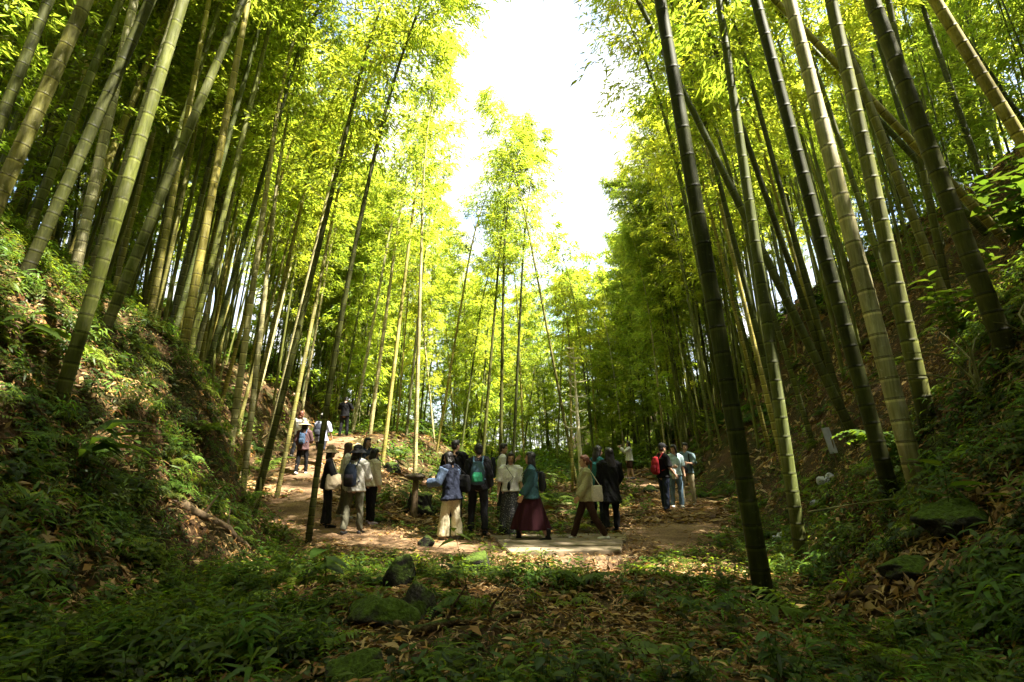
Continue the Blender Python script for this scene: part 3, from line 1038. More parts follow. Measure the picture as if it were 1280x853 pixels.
x, y = pick(2200, (-1.45, 1.35), (2.3, 9.5), d_green, 1)
plant_mass('herb_undergrowth', 'leafy green herbs carpeting the shaded forest floor', 'undergrowth', HERBS, x, y, np.full(len(x), .5), M_herb, seed=1, tint=(.4, 1.7))
x, y = pick(2600, (-1.4, 1.3), (2.0, 13), d_green, 2)
plant_mass('creeper_undergrowth', 'low creeping leaves spread over the forest floor', 'undergrowth', CREEP, x, y, np.full(len(x), .6), M_herb, .9, seed=2, tint=(.4, 1.7))
x, y = pick(1700, (-1.4, 1.35), (2.2, 12), d_green, 3)
plant_mass('bamboo_seedlings', 'narrow-leaved bamboo seedlings among the herbs', 'undergrowth', SPROUTS, x, y, np.full(len(x), .68), M_fern, seed=3, tint=(.5, 2.1))
x, y = pick(850, (-1.45, 1.35), (2.3, 12), d_green, 4)
plant_mass('fern_undergrowth', 'ferns spreading across the banks and the valley floor', 'undergrowth', FERNS, x, y, np.full(len(x), .55), M_fern, seed=4, tint=(.45, 1.9))


def d_far(x, y):
    pd = path_dist(x, y)
    return sstep(.95, 1.5, pd) * (.15 + .85 * sstep(-.2, .3, fbm(x + 50, y, .5, 3))) * (1 - .35 * sstep(.5, 3, x - toe_right(y)))


x, y = pick(5200, (-1.2, 1.25), (9, 70), d_far, 5)
plant_mass('distant_undergrowth', 'green undergrowth covering the far banks between the stems', 'undergrowth', HERBS + SPROUTS + FERNS[:2], x, y, np.clip(y / 12, 1.0, 3.6), M_fern, seed=5, tint=(.9, 1.5))


# ------------------------------------------------------------------ fallen leaves
def litter(n, seed, y0=1.8, dy=16, big=1.0, name='fallen_leaves', label='dry tan bamboo leaves littering the forest floor'):
    r = np.random.default_rng(seed)
    def dens(x, y):
        pd = path_dist(x, y)
        return .35 + .65 * sstep(-.2, .3, fbm(x + 7, y + 3, 1.1, 3)) * 1.0 - .40 * (1 - sstep(.3, .8, pd)) + .6 * open_patch(x, y)
    m = n * 2
    y = y0 + (r.random(m) ** 1.6) * dy
    x = r.uniform(-1.35, 1.35, m) * np.clip(y, 2.5, 99)
    k = r.random(m) < dens(x, y)
    x, y = x[k][:n], y[k][:n]; m = len(x)
    z = terrain(x, y); nn = normals(x, y)
    a = r.random(m) * 6.283
    d = np.stack([np.cos(a), np.sin(a), 0 * a], 1); d -= nn * (d * nn).sum(1)[:, None]; d = unit(d + nn * r.normal(0, .22, m)[:, None])
    s = unit(np.cross(d, nn + r.normal(0, .35, (m, 3))))
    L = big * r.uniform(.05, .125, m) * (1 + np.maximum(y - 7, 0) * .05); W = L * np.where(r.random(m) < .86, r.uniform(.14, .22, m), r.uniform(.4, .55, m))
    P = np.stack([x, y, z], 1) + nn * r.uniform(.008, .05, m)[:, None]
    base = np.array([[1, 1, 1], [.62, .52, .42], [1.15, 1.15, 1.1], [.38, .27, .2], [.8, .62, .35]])[r.integers(0, 5, m)]
    V, F, C = leaf_quads(P, d, s, L, W, base * r.uniform(.7, 1.2, (m, 1)))
    me = mesh_np(name, V, F, M_litter, False, {'tint': ('FLOAT_COLOR', C)})
    tag(link(name, me), label, 'leaf litter', kind='stuff')


litter(110000, 9)
litter(42000, 10, 12, 40, 2.3, 'distant_fallen_leaves', 'dry brown leaves covering the far slopes under the bamboo')


# ------------------------------------------------------------------ stones, logs, bridge, post and other single things
def moss_material(name, stone, moss, lo=.35, hi=.6):
    m, nt, p, out = new_mat(name)
    L = nt.links
    tc = N(nt, 'ShaderNodeTexCoord'); ge = N(nt, 'ShaderNodeNewGeometry'); sx = N(nt, 'ShaderNodeSeparateXYZ')
    n1 = N(nt, 'ShaderNodeTexNoise'); n1.inputs['Scale'].default_value = 5; n1.inputs['Detail'].default_value = 8; n1.inputs['Roughness'].default_value = .7
    n2 = N(nt, 'ShaderNodeTexNoise'); n2.inputs['Scale'].default_value = 40; n2.inputs['Detail'].default_value = 5
    for n in (n1, n2): L.new(tc.outputs['Object'], n.inputs['Vector'])
    L.new(ge.outputs['Normal'], sx.inputs[0])
    ad = N(nt, 'ShaderNodeMath', operation='MULTIPLY_ADD'); L.new(sx.outputs['Z'], ad.inputs[0]); ad.inputs[1].default_value = .5; L.new(n1.outputs['Fac'], ad.inputs[2])
    f = ramp(nt, [(lo, (0, 0, 0)), (hi, (1, 1, 1))]); L.new(ad.outputs[0], f.inputs[0])
    a = ramp(nt, [(.3, tuple(c * .6 for c in stone)), (.7, tuple(c * 1.4 for c in stone))]); L.new(n2.outputs['Fac'], a.inputs[0])
    b = ramp(nt, [(.3, tuple(c * .55 for c in moss)), (.7, tuple(c * 1.4 for c in moss))]); L.new(n2.outputs['Fac'], b.inputs[0])
    L.new(mixc(nt, 'MIX', f.outputs[0], a.outputs[0], b.outputs[0]), p.inputs['Base Color'])
    p.inputs['Roughness'].default_value = .95; p.inputs['Specular IOR Level'].default_value = .15
    bp = N(nt, 'ShaderNodeBump'); bp.inputs['Strength'].default_value = .8; bp.inputs['Distance'].default_value = .03
    L.new(n2.outputs['Fac'], bp.inputs['Height']); L.new(bp.outputs[0], p.inputs['Normal'])
    return m


M_moss = moss_material('mossy_stone', (.05, .045, .04), (.055, .085, .012), .62, .82)
M_rock = moss_material('dark_stone', (.018, .016, .014), (.045, .068, .011), .70, .92)
M_mlog = moss_material('mossy_log', (.07, .045, .025), (.05, .075, .014), .75, .95)


def rock(px, py, size, label, mat, seed, name='mossy_rock', sink=.3):
    c = ground_px(px, py)
    bm = bmesh.new(); bmesh.ops.create_icosphere(bm, subdivisions=4, radius=1)
    for v in bm.verts:
        n = mnoise.fractal(v.co * 1.1 + Vector((seed * 7.1, 0, 0)), 1, 2, 5) * .38
        q = v.co * (1 + n)
        for k in range(3):                        # a few flat breaks
            pn = Vector((math.sin(seed * 3 + k * 2.2), math.cos(seed * 5 + k * 1.7), .35 + .3 * k)).normalized()
            e = q.dot(pn) - .72
            if e > 0: q -= pn * e * .85
        v.co = Vector((q.x * size[0], q.y * size[1], q.z * size[2]))
    me = bpy.data.meshes.new(name); bm.to_mesh(me); bm.free()
    me.materials.append(mat)
    for p in me.polygons: p.use_smooth = True
    o = link(name, me, None, c + Vector((0, 0, size[2] * (1 - 2 * sink) * .6)))
    return tag(o, label, 'rock')


rock(533, 684, (.15, .14, .15), 'dark wedge-shaped rock with a mossy left shoulder near the cream trousers', M_rock, 2)
rock(500, 735, (.17, .15, .20), 'blackish upright rock in the ferns left of centre', M_rock, 5, sink=.25)
rock(478, 778, (.24, .18, .13), 'broad moss-covered rock beside the fallen branch', M_moss, 3)
rock(522, 772, (.13, .12, .17), 'small moss-covered rock right of the broad mossy one', M_moss, 8)
rock(598, 716, (.20, .17, .22), 'pointed mossy rock in front of the footbridge corner', M_moss, 11)
rock(448, 848, (.16, .14, .10), 'mossy rock near the bottom edge left of centre', M_moss, 13)
rock(560, 846, (.17, .14, .11), 'low mossy rock at the bottom edge below the centre', M_moss, 17)
rock(1205, 668, (.26, .22, .15), 'mossy boulder with dead twigs on it under the dark right bank', M_moss, 19)
rock(1140, 718, (.20, .16, .09), 'flat mossy stone before the boulder on the right', M_moss, 23)
rock(814, 616, (.24, .22, .2), 'dark mossy rock between the footbridge and the man with the red backpack', M_rock, 29)
rock(902, 612, (.13, .13, .2), 'blackish rock at the foot of the right slope past the last walker', M_rock, 31)
rock(490, 592, (.3, .3, .32), 'dark lumpy rock on the rise behind the wooden post', M_rock, 37)


def log(p0, p1, r, label, mat, name='fallen_log', lift=.03, wob=.03, stubs=0, seed=0, cat='log'):
    r_ = random.Random(seed)
    a = ground_px(*p0); b = ground_px(*p1)
    V, F = [], []
    pts = []
    for i in range(9):
        f = i / 8
        q = a.lerp(b, f); q.z = T(q.x, q.y) * .75 + (a.z + (b.z - a.z) * f) * .25 + lift
        pts.append(q - a + Vector((r_.uniform(-wob, wob), r_.uniform(-wob, wob), r_.uniform(-wob, wob) * .5)))
    tube_geo(V, F, pts, [r * (1 - .35 * i / 8) * r_.uniform(.9, 1.1) for i in range(9)], 12, (0, 0, 1), .2)
    me = bpy.data.meshes.new(name); me.from_pydata([tuple(v) for v in V], [], F); me.materials.append(mat)
    for p in me.polygons: p.use_smooth = True
    o = link(name, me, None, a)
    tag(o, label, cat)
    for k in range(stubs):
        f = (k + 1) / (stubs + 1)
        q = pts[int(f * 8)]
        V, F = [], []
        d = Vector((r_.uniform(-.4, .4), r_.uniform(-.3, .3), r_.uniform(.3, .8))).normalized()
        tube_geo(V, F, [q, q + d * .12, q + d * .26 + Vector((.03, 0, 0))], [r * .35, r * .25, r * .1], 6)
        me = bpy.data.meshes.new('branch_stub'); me.from_pydata([tuple(v) for v in V], [], F); me.materials.append(mat); link('branch_stub', me, o)
    return o


def build_singles():
    log((228, 640), (312, 690), .06, 'brown fallen log slanting down the left bank among herbs', M_dead, stubs=2, seed=1)
    log((298, 722), (480, 704), .07, 'long mossy fallen log lying across the left foreground', M_mlog, stubs=2, seed=2)
    log((446, 775), (502, 792), .032, 'smooth reddish brown fallen branch beside the broad mossy rock', M_dead, 'fallen_branch', seed=3, cat='branch')
    log((515, 796), (648, 774), .036, 'dark fallen branch between the ferns right of the mossy rocks', M_mlog, 'fallen_branch', stubs=2, seed=4, cat='branch')
    log((1040, 762), (1108, 742), .03, 'pale curved branch lying before the dark right stems', M_dead, 'fallen_branch', stubs=1, seed=5, cat='branch')
    log((690, 634), (790, 628), .05, 'thin pale pole lying behind the footbridge', M_twig, 'fallen_pole', seed=6, cat='pole')
    log((680, 622), (780, 618), .045, 'second thin pole lying further behind the footbridge', M_dead, 'fallen_pole', seed=7, cat='pole')
    log((684, 641), (752, 637), .035, 'short dark pole nearest behind the footbridge', M_mlog, 'fallen_pole', seed=8, cat='pole')
    # hanging root on the cut bank
    a = ground_at(318, 8.7)
    V, F = [], []
    tube_geo(V, F, [Vector((.05, -.05, .75)), Vector((.09, -.1, .5)), Vector((-.02, -.12, .2)), Vector((-.12, -.1, -.1))], [.018, .02, .016, .012], 8)
    me = bpy.data.meshes.new('bare_root'); me.from_pydata([tuple(v) for v in V], [], F); me.materials.append(M_twig)
    tag(link('bare_root', me, None, a), 'pale bare root hanging on the cut left bank', 'root')
    # ---- footbridge
    M_plank = plain('weathered_plank', (.18, .14, .09), .95, .45, 5, .5)
    fb = empty('footbridge', (1.3, 9.2, .0))
    tag(fb, 'low footbridge of wide weathered boards under the walkers', 'footbridge')
    L0, L1, R0, R1 = Vector((-.42, 10.5)), Vector((-.02, 8.6)), Vector((2.3, 10.8)), Vector((1.75, 8.75))
    nb = 4
    for k in range(nb):
        f0, f1 = k / nb + .006, (k + 1) / nb - .006
        c = [L1.lerp(L0, f0), R1.lerp(R0, f0), R1.lerp(R0, f1), L1.lerp(L0, f1)]
        bm = bmesh.new()
        zt = .075 + random.uniform(-.006, .006); dx = random.uniform(-.08, .08)
        vs_ = [bm.verts.new((p.x - 1.3 + dx, p.y - 9.2, zt)) for p in c]
        bm.faces.new(vs_)
        ex = bmesh.ops.extrude_face_region(bm, geom=bm.faces[:])
        for v in [g for g in ex['geom'] if isinstance(g, bmesh.types.BMVert)]: v.co.z -= .07
        bmesh.ops.recalc_face_normals(bm, faces=bm.faces[:])
        bmesh.ops.bevel(bm, geom=bm.edges[:], offset=.012, segments=2, affect='EDGES')
        me = bpy.data.meshes.new('board'); bm.to_mesh(me); bm.free(); me.materials.append(M_plank); link('board', me, fb)
    for yy in (8.55, 9.9):
        V, F = [], []
        tube_geo(V, F, [Vector((-1.35, yy - 9.2, -.04)), Vector((1.1, yy - 9.2 + .1, -.04))], [.05, .05], 10, (0, 0, 1), .1)
        me = bpy.data.meshes.new('bearer_log'); me.from_pydata([tuple(v) for v in V], [], F); me.materials.append(M_dead); link('bearer_log', me, fb)
    # ---- wooden post with a round top
    p = ground_at(517, 12.0)
    post = empty('wooden_post', p); tag(post, 'short dark wooden post topped by a pale round disc', 'post')
    V, F = [], []
    tube_geo(V, F, [Vector((0, 0, -.1)), Vector((.01, 0, .4)), Vector((.02, 0, .84))], [.085, .075, .07], 12, (1, 0, 0), .05)
    link('post_shaft', fused('post_shaft', V, F, M_dead, .014, 1, .012), post)
    V, F = [], []
    tube_geo(V, F, [Vector((.02, 0, .84)), Vector((.02, 0, .90))], [.07, .12], 16, (1, 0, 0), .05)
    tube_geo(V, F, [Vector((.02, 0, .91)), Vector((.02, 0, .94))], [.20, .21], 22, (1, 0, 0), .35)
    for k in range(9):
        an = k / 9 * 6.283
        ball_geo(V, F, (.02 + .19 * math.cos(an), .18 * math.sin(an), .935), (.055, .055, .03))
    link('post_cap', fused('post_cap', V, F, plain('weathered_stone', (.10, .08, .06), .9, .3, 20, .4), .012, 1, .01), post)
    # ---- rotten stump with dark hollow behind it
    q = ground_at(524, 12.5)
    V, F = [], []
    tube_geo(V, F, [Vector((0, 0, -.15)), Vector((0, .02, .18)), Vector((.03, .03, .42))], [.36, .30, .26], 16, (1, 0, 0), .1)
    for k in range(6):
        an = k * 1.05 + .3
        tube_geo(V, F, [Vector((.2 * math.cos(an), .2 * math.sin(an), .12)), Vector((.42 * math.cos(an), .42 * math.sin(an), .0)), Vector((.6 * math.cos(an), .6 * math.sin(an), -.1))], [.1, .08, .04], 8)
    o = link('rotten_stump', fused('rotten_stump', V, F, M_rock, .02, 2, .06, 4), None, q)
    tag(o, 'black rotten stump spreading roots behind the wooden post', 'stump')
    M_deadpole = plain('bleached_cane', (.66, .60, .40), .7, .25, 10, .2)
    # ---- dead pole with whorls of bare branches
    dp = ground_at(729, 14.5)
    root = empty('dead_pole', dp); tag(root, 'bare dead bamboo pole with short upswept branches, sunlit and leafless', 'bamboo')
    Lp = 4.75
    t, pts = culm_axis((0, 0, -.1), (-.035, 0, 1), Lp, (0, 0), (.0, .0))
    me, hs = culm_mesh(t, pts, Lp, .068, M_deadpole, 8, .2, .24)
    link('culm', me, root)
    for k, h in enumerate(hs):
        if h / Lp < .42 or h / Lp > .98: continue
        for sd in (1, -1):
            if random.random() < .2: continue
            c = Vector([float(np.interp(h / Lp, t, pts[:, j])) for j in range(3)])
            ln = random.uniform(.2, .62) * (1.15 - .5 * (h / Lp - .42) / .5)
            az = random.uniform(-.9, .9); el = random.uniform(-.1, .45)
            d = Vector((sd * math.cos(az), math.sin(az), 0))
            V, F = [], []
            q1 = c + d * ln * .5 + Vector((0, 0, math.tan(el) * ln * .5 - .02))
            q2 = q1 + d * ln * .4 + Vector((random.uniform(-.04, .04), 0, random.uniform(.05, .4) * ln))
            tube_geo(V, F, [c, q1, q2], [.024, .018, .008], 6)
            for m_ in range(random.randint(1, 3)):
                b0 = c.lerp(q1, random.uniform(.4, 1))
                e_ = Vector((sd * random.uniform(.3, 1), random.uniform(-1, 1), random.uniform(-.1, .9))).normalized()
                tube_geo(V, F, [b0, b0 + e_ * random.uniform(.08, .24)], [.011, .005], 5)
            me = bpy.data.meshes.new('branch'); me.from_pydata([tuple(v) for v in V], [], F); me.materials.append(M_deadpole); link('branch', me, root)
    # ---- white scraps on the right
    M_white = plain('white_plastic', (.42, .42, .5), .6, .12, 12, .3, .4)
    for px, D, sz, lab, sd in ((978, 9.3, .13, 'crumpled white plastic bag lying left of the green bamboo foot', 3), (1020, 9.0, .10, 'small white scrap between the two right bamboos', 6), (1034, 9.2, .15, 'white crumpled sack leaning behind the slanting right bamboo', 9)):
        V, F = [], []
        for k in range(6):
            r_ = random.Random(sd * 10 + k)
            ball_geo(V, F, (r_.uniform(-sz, sz), r_.uniform(-sz, sz) * .6, sz * .4 + r_.uniform(0, sz * .7)), (sz * r_.uniform(.4, .8), sz * .5, sz * r_.uniform(.35, .6)))
        o = link('plastic_bag', fused('plastic_bag', V, F, M_white, .016, 1, .05, sd, 8), None, ground_at(px, D))
        tag(o, lab, 'bag')
    wb = ground_at(1048, 9.4)
    bd = empty('white_board', wb); tag(bd, 'narrow blank white board standing tilted behind the right bamboos', 'board')
    bm = bmesh.new(); bmesh.ops.create_cube(bm, size=1)
    for v in bm.verts: v.co = Vector((v.co.x * .16, v.co.y * .02, v.co.z * .48 + .46))
    bmesh.ops.bevel(bm, geom=bm.edges[:], offset=.006, segments=2, affect='EDGES')
    me = bpy.data.meshes.new('panel'); bm.to_mesh(me); bm.free(); me.materials.append(M_white); pn = link('panel', me, bd); pn.rotation_euler = (R(-6), R(-9), R(8))
    V, F = [], []
    tube_geo(V, F, [Vector((0, .025, -.1)), Vector((-.04, .04, .5))], [.018, .018], 8)
    me = bpy.data.meshes.new('stake'); me.from_pydata([tuple(v) for v in V], [], F); me.materials.append(M_dead); link('stake', me, bd)
    # ---- vine across the right side and bare twiggy shrubs
    pts = []
    a = ground_at(1010, 5.6) + Vector((0, 0, .12))
    for i, (px, py, D) in enumerate(((1010, 640, 5.4), (1070, 630, 5.2), (1140, 621, 4.9), (1210, 615, 4.7), (1290, 602, 4.5), (1380, 585, 4.3))):
        rr = ray(px, py); pts.append(Vector((0, 0, CAMZ)) + rr * (D / rr.y) - a)
    V, F = [], []
    tube_geo(V, F, pts, [.006, .007, .007, .008, .008, .009], 6)
    me = bpy.data.meshes.new('hanging_vine'); me.from_pydata([tuple(v) for v in V], [], F); me.materials.append(M_twig)
    tag(link('hanging_vine', me, None, a), 'thin pale vine strung across the dark right bamboos', 'vine')
    for px, D, lab, sd in ((1235, 4.6, 'leafless twisting shrub above the mossy boulder', 1), (1300, 4.2, 'leafless shrub with crossing twigs at the right edge', 2)):
        r_ = random.Random(sd)
        b0 = ground_at(px, D); V, F = [], []
        for k in range(7):
            p_ = Vector((r_.uniform(-.1, .1), r_.uniform(-.1, .1), -.05)); d = Vector((r_.uniform(-.7, .5), r_.uniform(-.4, .4), 1)).normalized(); q_ = [p_]
            for j in range(6):
                d = (d + Vector((r_.uniform(-.5, .5), r_.uniform(-.4, .4), r_.uniform(-.35, .2)))).normalized(); q_.append(q_[-1] + d * r_.uniform(.1, .2))
            tube_geo(V, F, q_, [.012, .011, .010, .009, .007, .005, .003], 6)
        me = bpy.data.meshes.new('bare_shrub'); me.from_pydata([tuple(v) for v in V], [], F); me.materials.append(M_twig)
        tag(link('bare_shrub', me, None, b0), lab, 'shrub')


# ------------------------------------------------------------------ plants one can point to
def one_plant(name, tpl, px, D, s, label, cat, mat, rz=0, tilt=(0, 0)):
    V, F, C = tpl
    me = mesh_np(name, V, F, mat, False, {'tint': ('FLOAT_COLOR', C)})
    o = link(name, me, None, ground_at(px, D) - Vector((0, 0, .01)))
    o.scale = (s, s, s); o.rotation_euler = (tilt[0], tilt[1], rz)
    return tag(o, label, cat)


def build_plants():
    r = np.random.default_rng(77)
    one_plant('broadleaf_plant', tpl_herb(r, 1, .34, .30, 3), 205, 4.9, 1, 'plant with one large pale upright leaf on the left floor', 'plant', M_herb)
    one_plant('strap_leaf_plant', tpl_sprout(r, 5, .35, .5, 5), 85, 4.6, 1.1, 'plant with long glossy strap leaves at the far left of the bank', 'plant', M_herb)
    one_plant('strap_leaf_plant', tpl_sprout(r, 4, .3, .45, 4), 20, 5.0, 1.2, 'strap-leaved plant hanging at the left edge above the others', 'plant', M_herb)
    one_plant('fern', tpl_fern(r, 7, .62), 722, 4.9, 1, 'large fern with flat bright fronds right of the bottom centre', 'fern', M_fern)
    one_plant('fern', tpl_fern(r, 8, .6), 640, 5.3, 1, 'tall fern left of the leafy clearing, before the footbridge', 'fern', M_fern)
    one_plant('fern', tpl_fern(r, 7, .55), 596, 6.4, 1, 'fern growing against the pointed mossy rock', 'fern', M_fern)
    one_plant('fern', tpl_fern(r, 9, .7), 1120, 5.6, 1.1, 'fern spreading round the feet of the pale grey-green bamboo', 'fern', M_fern)
    one_plant('seedling_tree', tpl_herb(r, 1, .75, .17, 10), 578, 4.3, 1, 'upright seedling with a whorl of bright leaves at its top', 'seedling', M_herb)
    one_plant('broadleaf_plant', tpl_herb(r, 2, .30, .26, 4), 405, 4.6, 1, 'pair of pale broad leaves left of the mossy rocks', 'plant', M_herb)
    one_plant('broadleaf_plant', tpl_herb(r, 2, .4, .24, 5), 1190, 3.6, 1, 'drooping broad leaves in front of the mossy boulder', 'plant', M_herb)
    one_plant('broadleaf_plant', tpl_herb(r, 1, .28, .22, 2), 1245, 3.2, 1, 'single hanging pale leaf near the lower right corner', 'plant', M_herb)
    one_plant('broadleaf_shrub', tpl_herb(r, 12, 1.0, .17, 14), 1215, 6.4, 1.15, 'leafy green shrub between the dark stems on the right bank', 'shrub', M_herb)
    one_plant('broadleaf_shrub', tpl_herb(r, 12, 1.1, .19, 14), 1300, 5.6, 1.1, 'leafy shrub hanging over the right edge of the bank', 'shrub', M_herb)
    one_plant('fern', tpl_fern(r, 8, .6), 1010, 3.9, 1, 'fern right of the thick dark bamboo foot', 'fern', M_fern)
    one_plant('fern', tpl_fern(r, 8, .6), 880, 4.2, 1, 'fern left of the thick dark bamboo foot', 'fern', M_fern)
    one_plant('fern', tpl_fern(r, 9, .65), 245, 7.6, 1, 'yellowish fern in the sun below the golden bamboo', 'fern', M_fern)
    one_plant('fern', tpl_fern(r, 8, .6), 300, 8.3, 1, 'fern hanging over the cut bank above the path', 'fern', M_fern)


build_plants()

# ------------------------------------------------------------------ people
DG = None


def tube_geo(V, F, pts, rad, n=12, ref=(1, 0, 0), cap=.7):
    """closed tube with elliptical rings (a along ref, b across) and rounded ends"""
    pts = [Vector(p) for p in pts]
    rad = [(r, r) if isinstance(r, (int, float)) else r for r in rad]
    m = len(pts)
    tans = []
    for i in range(m):
        t = pts[min(i + 1, m - 1)] - pts[max(i - 1, 0)]
        tans.append(t.normalized() if t.length > 1e-9 else Vector((0, 0, 1)))
    P, Rr, Tn = list(pts), list(rad), list(tans)
    for end in (0, 1):
        p, t, (a, b) = (pts[0], -tans[0], rad[0]) if end == 0 else (pts[-1], tans[-1], rad[-1])
        e = min(a, b) * cap
        extra = [(p + t * e * .55, (a * .86, b * .86)), (p + t * e * .9, (a * .5, b * .5)), (p + t * e, (a * .12, b * .12))]
        for q, r_ in extra:
            if end == 0:
                P.insert(0, q); Rr.insert(0, r_); Tn.insert(0, tans[0])
            else:
                P.append(q); Rr.append(r_); Tn.append(tans[-1])
    base = len(V)
    rf = Vector(ref)
    for p, (a, b), t in zip(P, Rr, Tn):
        u = rf - t * rf.dot(t)
        if u.length < 1e-4:
            u = Vector((0, 1, 0)) - t * t.y
        u.normalize(); v = t.cross(u)
        for k in range(n):
            an = 2 * math.pi * k / n
            V.append(p + u * (a * math.cos(an)) + v * (b * math.sin(an)))
    q = len(P)
    for i in range(q - 1):
        for k in range(n):
            k2 = (k + 1) % n
            F.append((base + i * n + k, base + i * n + k2, base + (i + 1) * n + k2, base + (i + 1) * n + k))
    F.append(tuple(base + k for k in reversed(range(n))))
    F.append(tuple(base + (q - 1) * n + k for k in range(n)))


def ball_geo(V, F, c, r, M=None, nu=14, nv=9):
    c = Vector(c); base = len(V)
    rx, ry, rz = r if not isinstance(r, (int, float)) else (r, r, r)
    for i in range(1, nv):
        th = math.pi * i / nv
        for k in range(nu):
            a = 2 * math.pi * k / nu
            p = Vector((rx * math.sin(th) * math.cos(a), ry * math.sin(th) * math.sin(a), rz * math.cos(th)))
            V.append(c + (M @ p if M is not None else p))
    top = len(V); V.append(c + (M @ Vector((0, 0, rz)) if M is not None else Vector((0, 0, rz))))
    bot = len(V); V.append(c - (M @ Vector((0, 0, rz)) if M is not None else Vector((0, 0, rz))))
    for i in range(nv - 2):
        for k in range(nu):
            k2 = (k + 1) % nu
            F.append((base + i * nu + k, base + (i + 1) * nu + k, base + (i + 1) * nu + k2, base + i * nu + k2))
    for k in range(nu):
        F.append((top, base + k, base + (k + 1) % nu))
        F.append((bot, base + (nv - 2) * nu + (k + 1) % nu, base + (nv - 2) * nu + k))


def fused(name, V, F, mat, vox=.011, smooth=2, folds=0.0, seed=0, fscale=9.0):
    """overlapping closed shapes grown together into one continuous surface"""
    me = bpy.data.meshes.new(name)
    me.from_pydata([tuple(v) for v in V], [], F)
    me.update()
    tmp = bpy.data.objects.new('tmp', me); COL.objects.link(tmp)
    md = tmp.modifiers.new('r', 'REMESH'); md.mode = 'VOXEL'; md.voxel_size = vox; md.use_smooth_shade = True
    if smooth:
        ms = tmp.modifiers.new('s', 'SMOOTH'); ms.iterations = smooth; ms.factor = .5
    dg = bpy.context.evaluated_depsgraph_get(); dg.update()
    out = bpy.data.meshes.new_from_object(tmp.evaluated_get(dg), depsgraph=dg)
    bpy.data.objects.remove(tmp); bpy.data.meshes.remove(me)
    out.name = name
    n = len(out.vertices)
    if folds and n:
        co = np.empty(n * 3, np.float32); out.vertices.foreach_get('co', co); co = co.reshape(-1, 3)
        no = np.empty(n * 3, np.float32); out.vertices.foreach_get('normal', no); no = no.reshape(-1, 3)
        f = fbm(co[:, 0] * 1.3 + co[:, 2] * .6 + seed * 3.1, co[:, 1] * 1.3 + co[:, 2] * .55 + seed, fscale, 3)
        co = co + no * (f * folds)[:, None]
        out.vertices.foreach_set('co', co.ravel()); out.update()
    out.materials.clear(); out.materials.append(mat)
    out.polygons.foreach_set('use_smooth', np.ones(len(out.polygons), bool))
    return out


SKIN = plain('skin', (.42, .25, .16), .55, .1, 30, .05, .35)
HAIRM = {'black': plain('hair_black', (.012, .010, .009), .45, .4, 60, .4, .4),
         'brown': plain('hair_brown', (.06, .03, .016), .45, .4, 60, .4, .4),
         'red': plain('hair_auburn', (.10, .03, .014), .45, .4, 60, .4, .4)}
EYE = plain('eye', (.02, .012, .008), .25, 0, 5, 0, .5)
LIP = plain('lips', (.33, .12, .10), .5, .1, 5, 0, .4)
GREY_RUB = (.5, .5, .5)


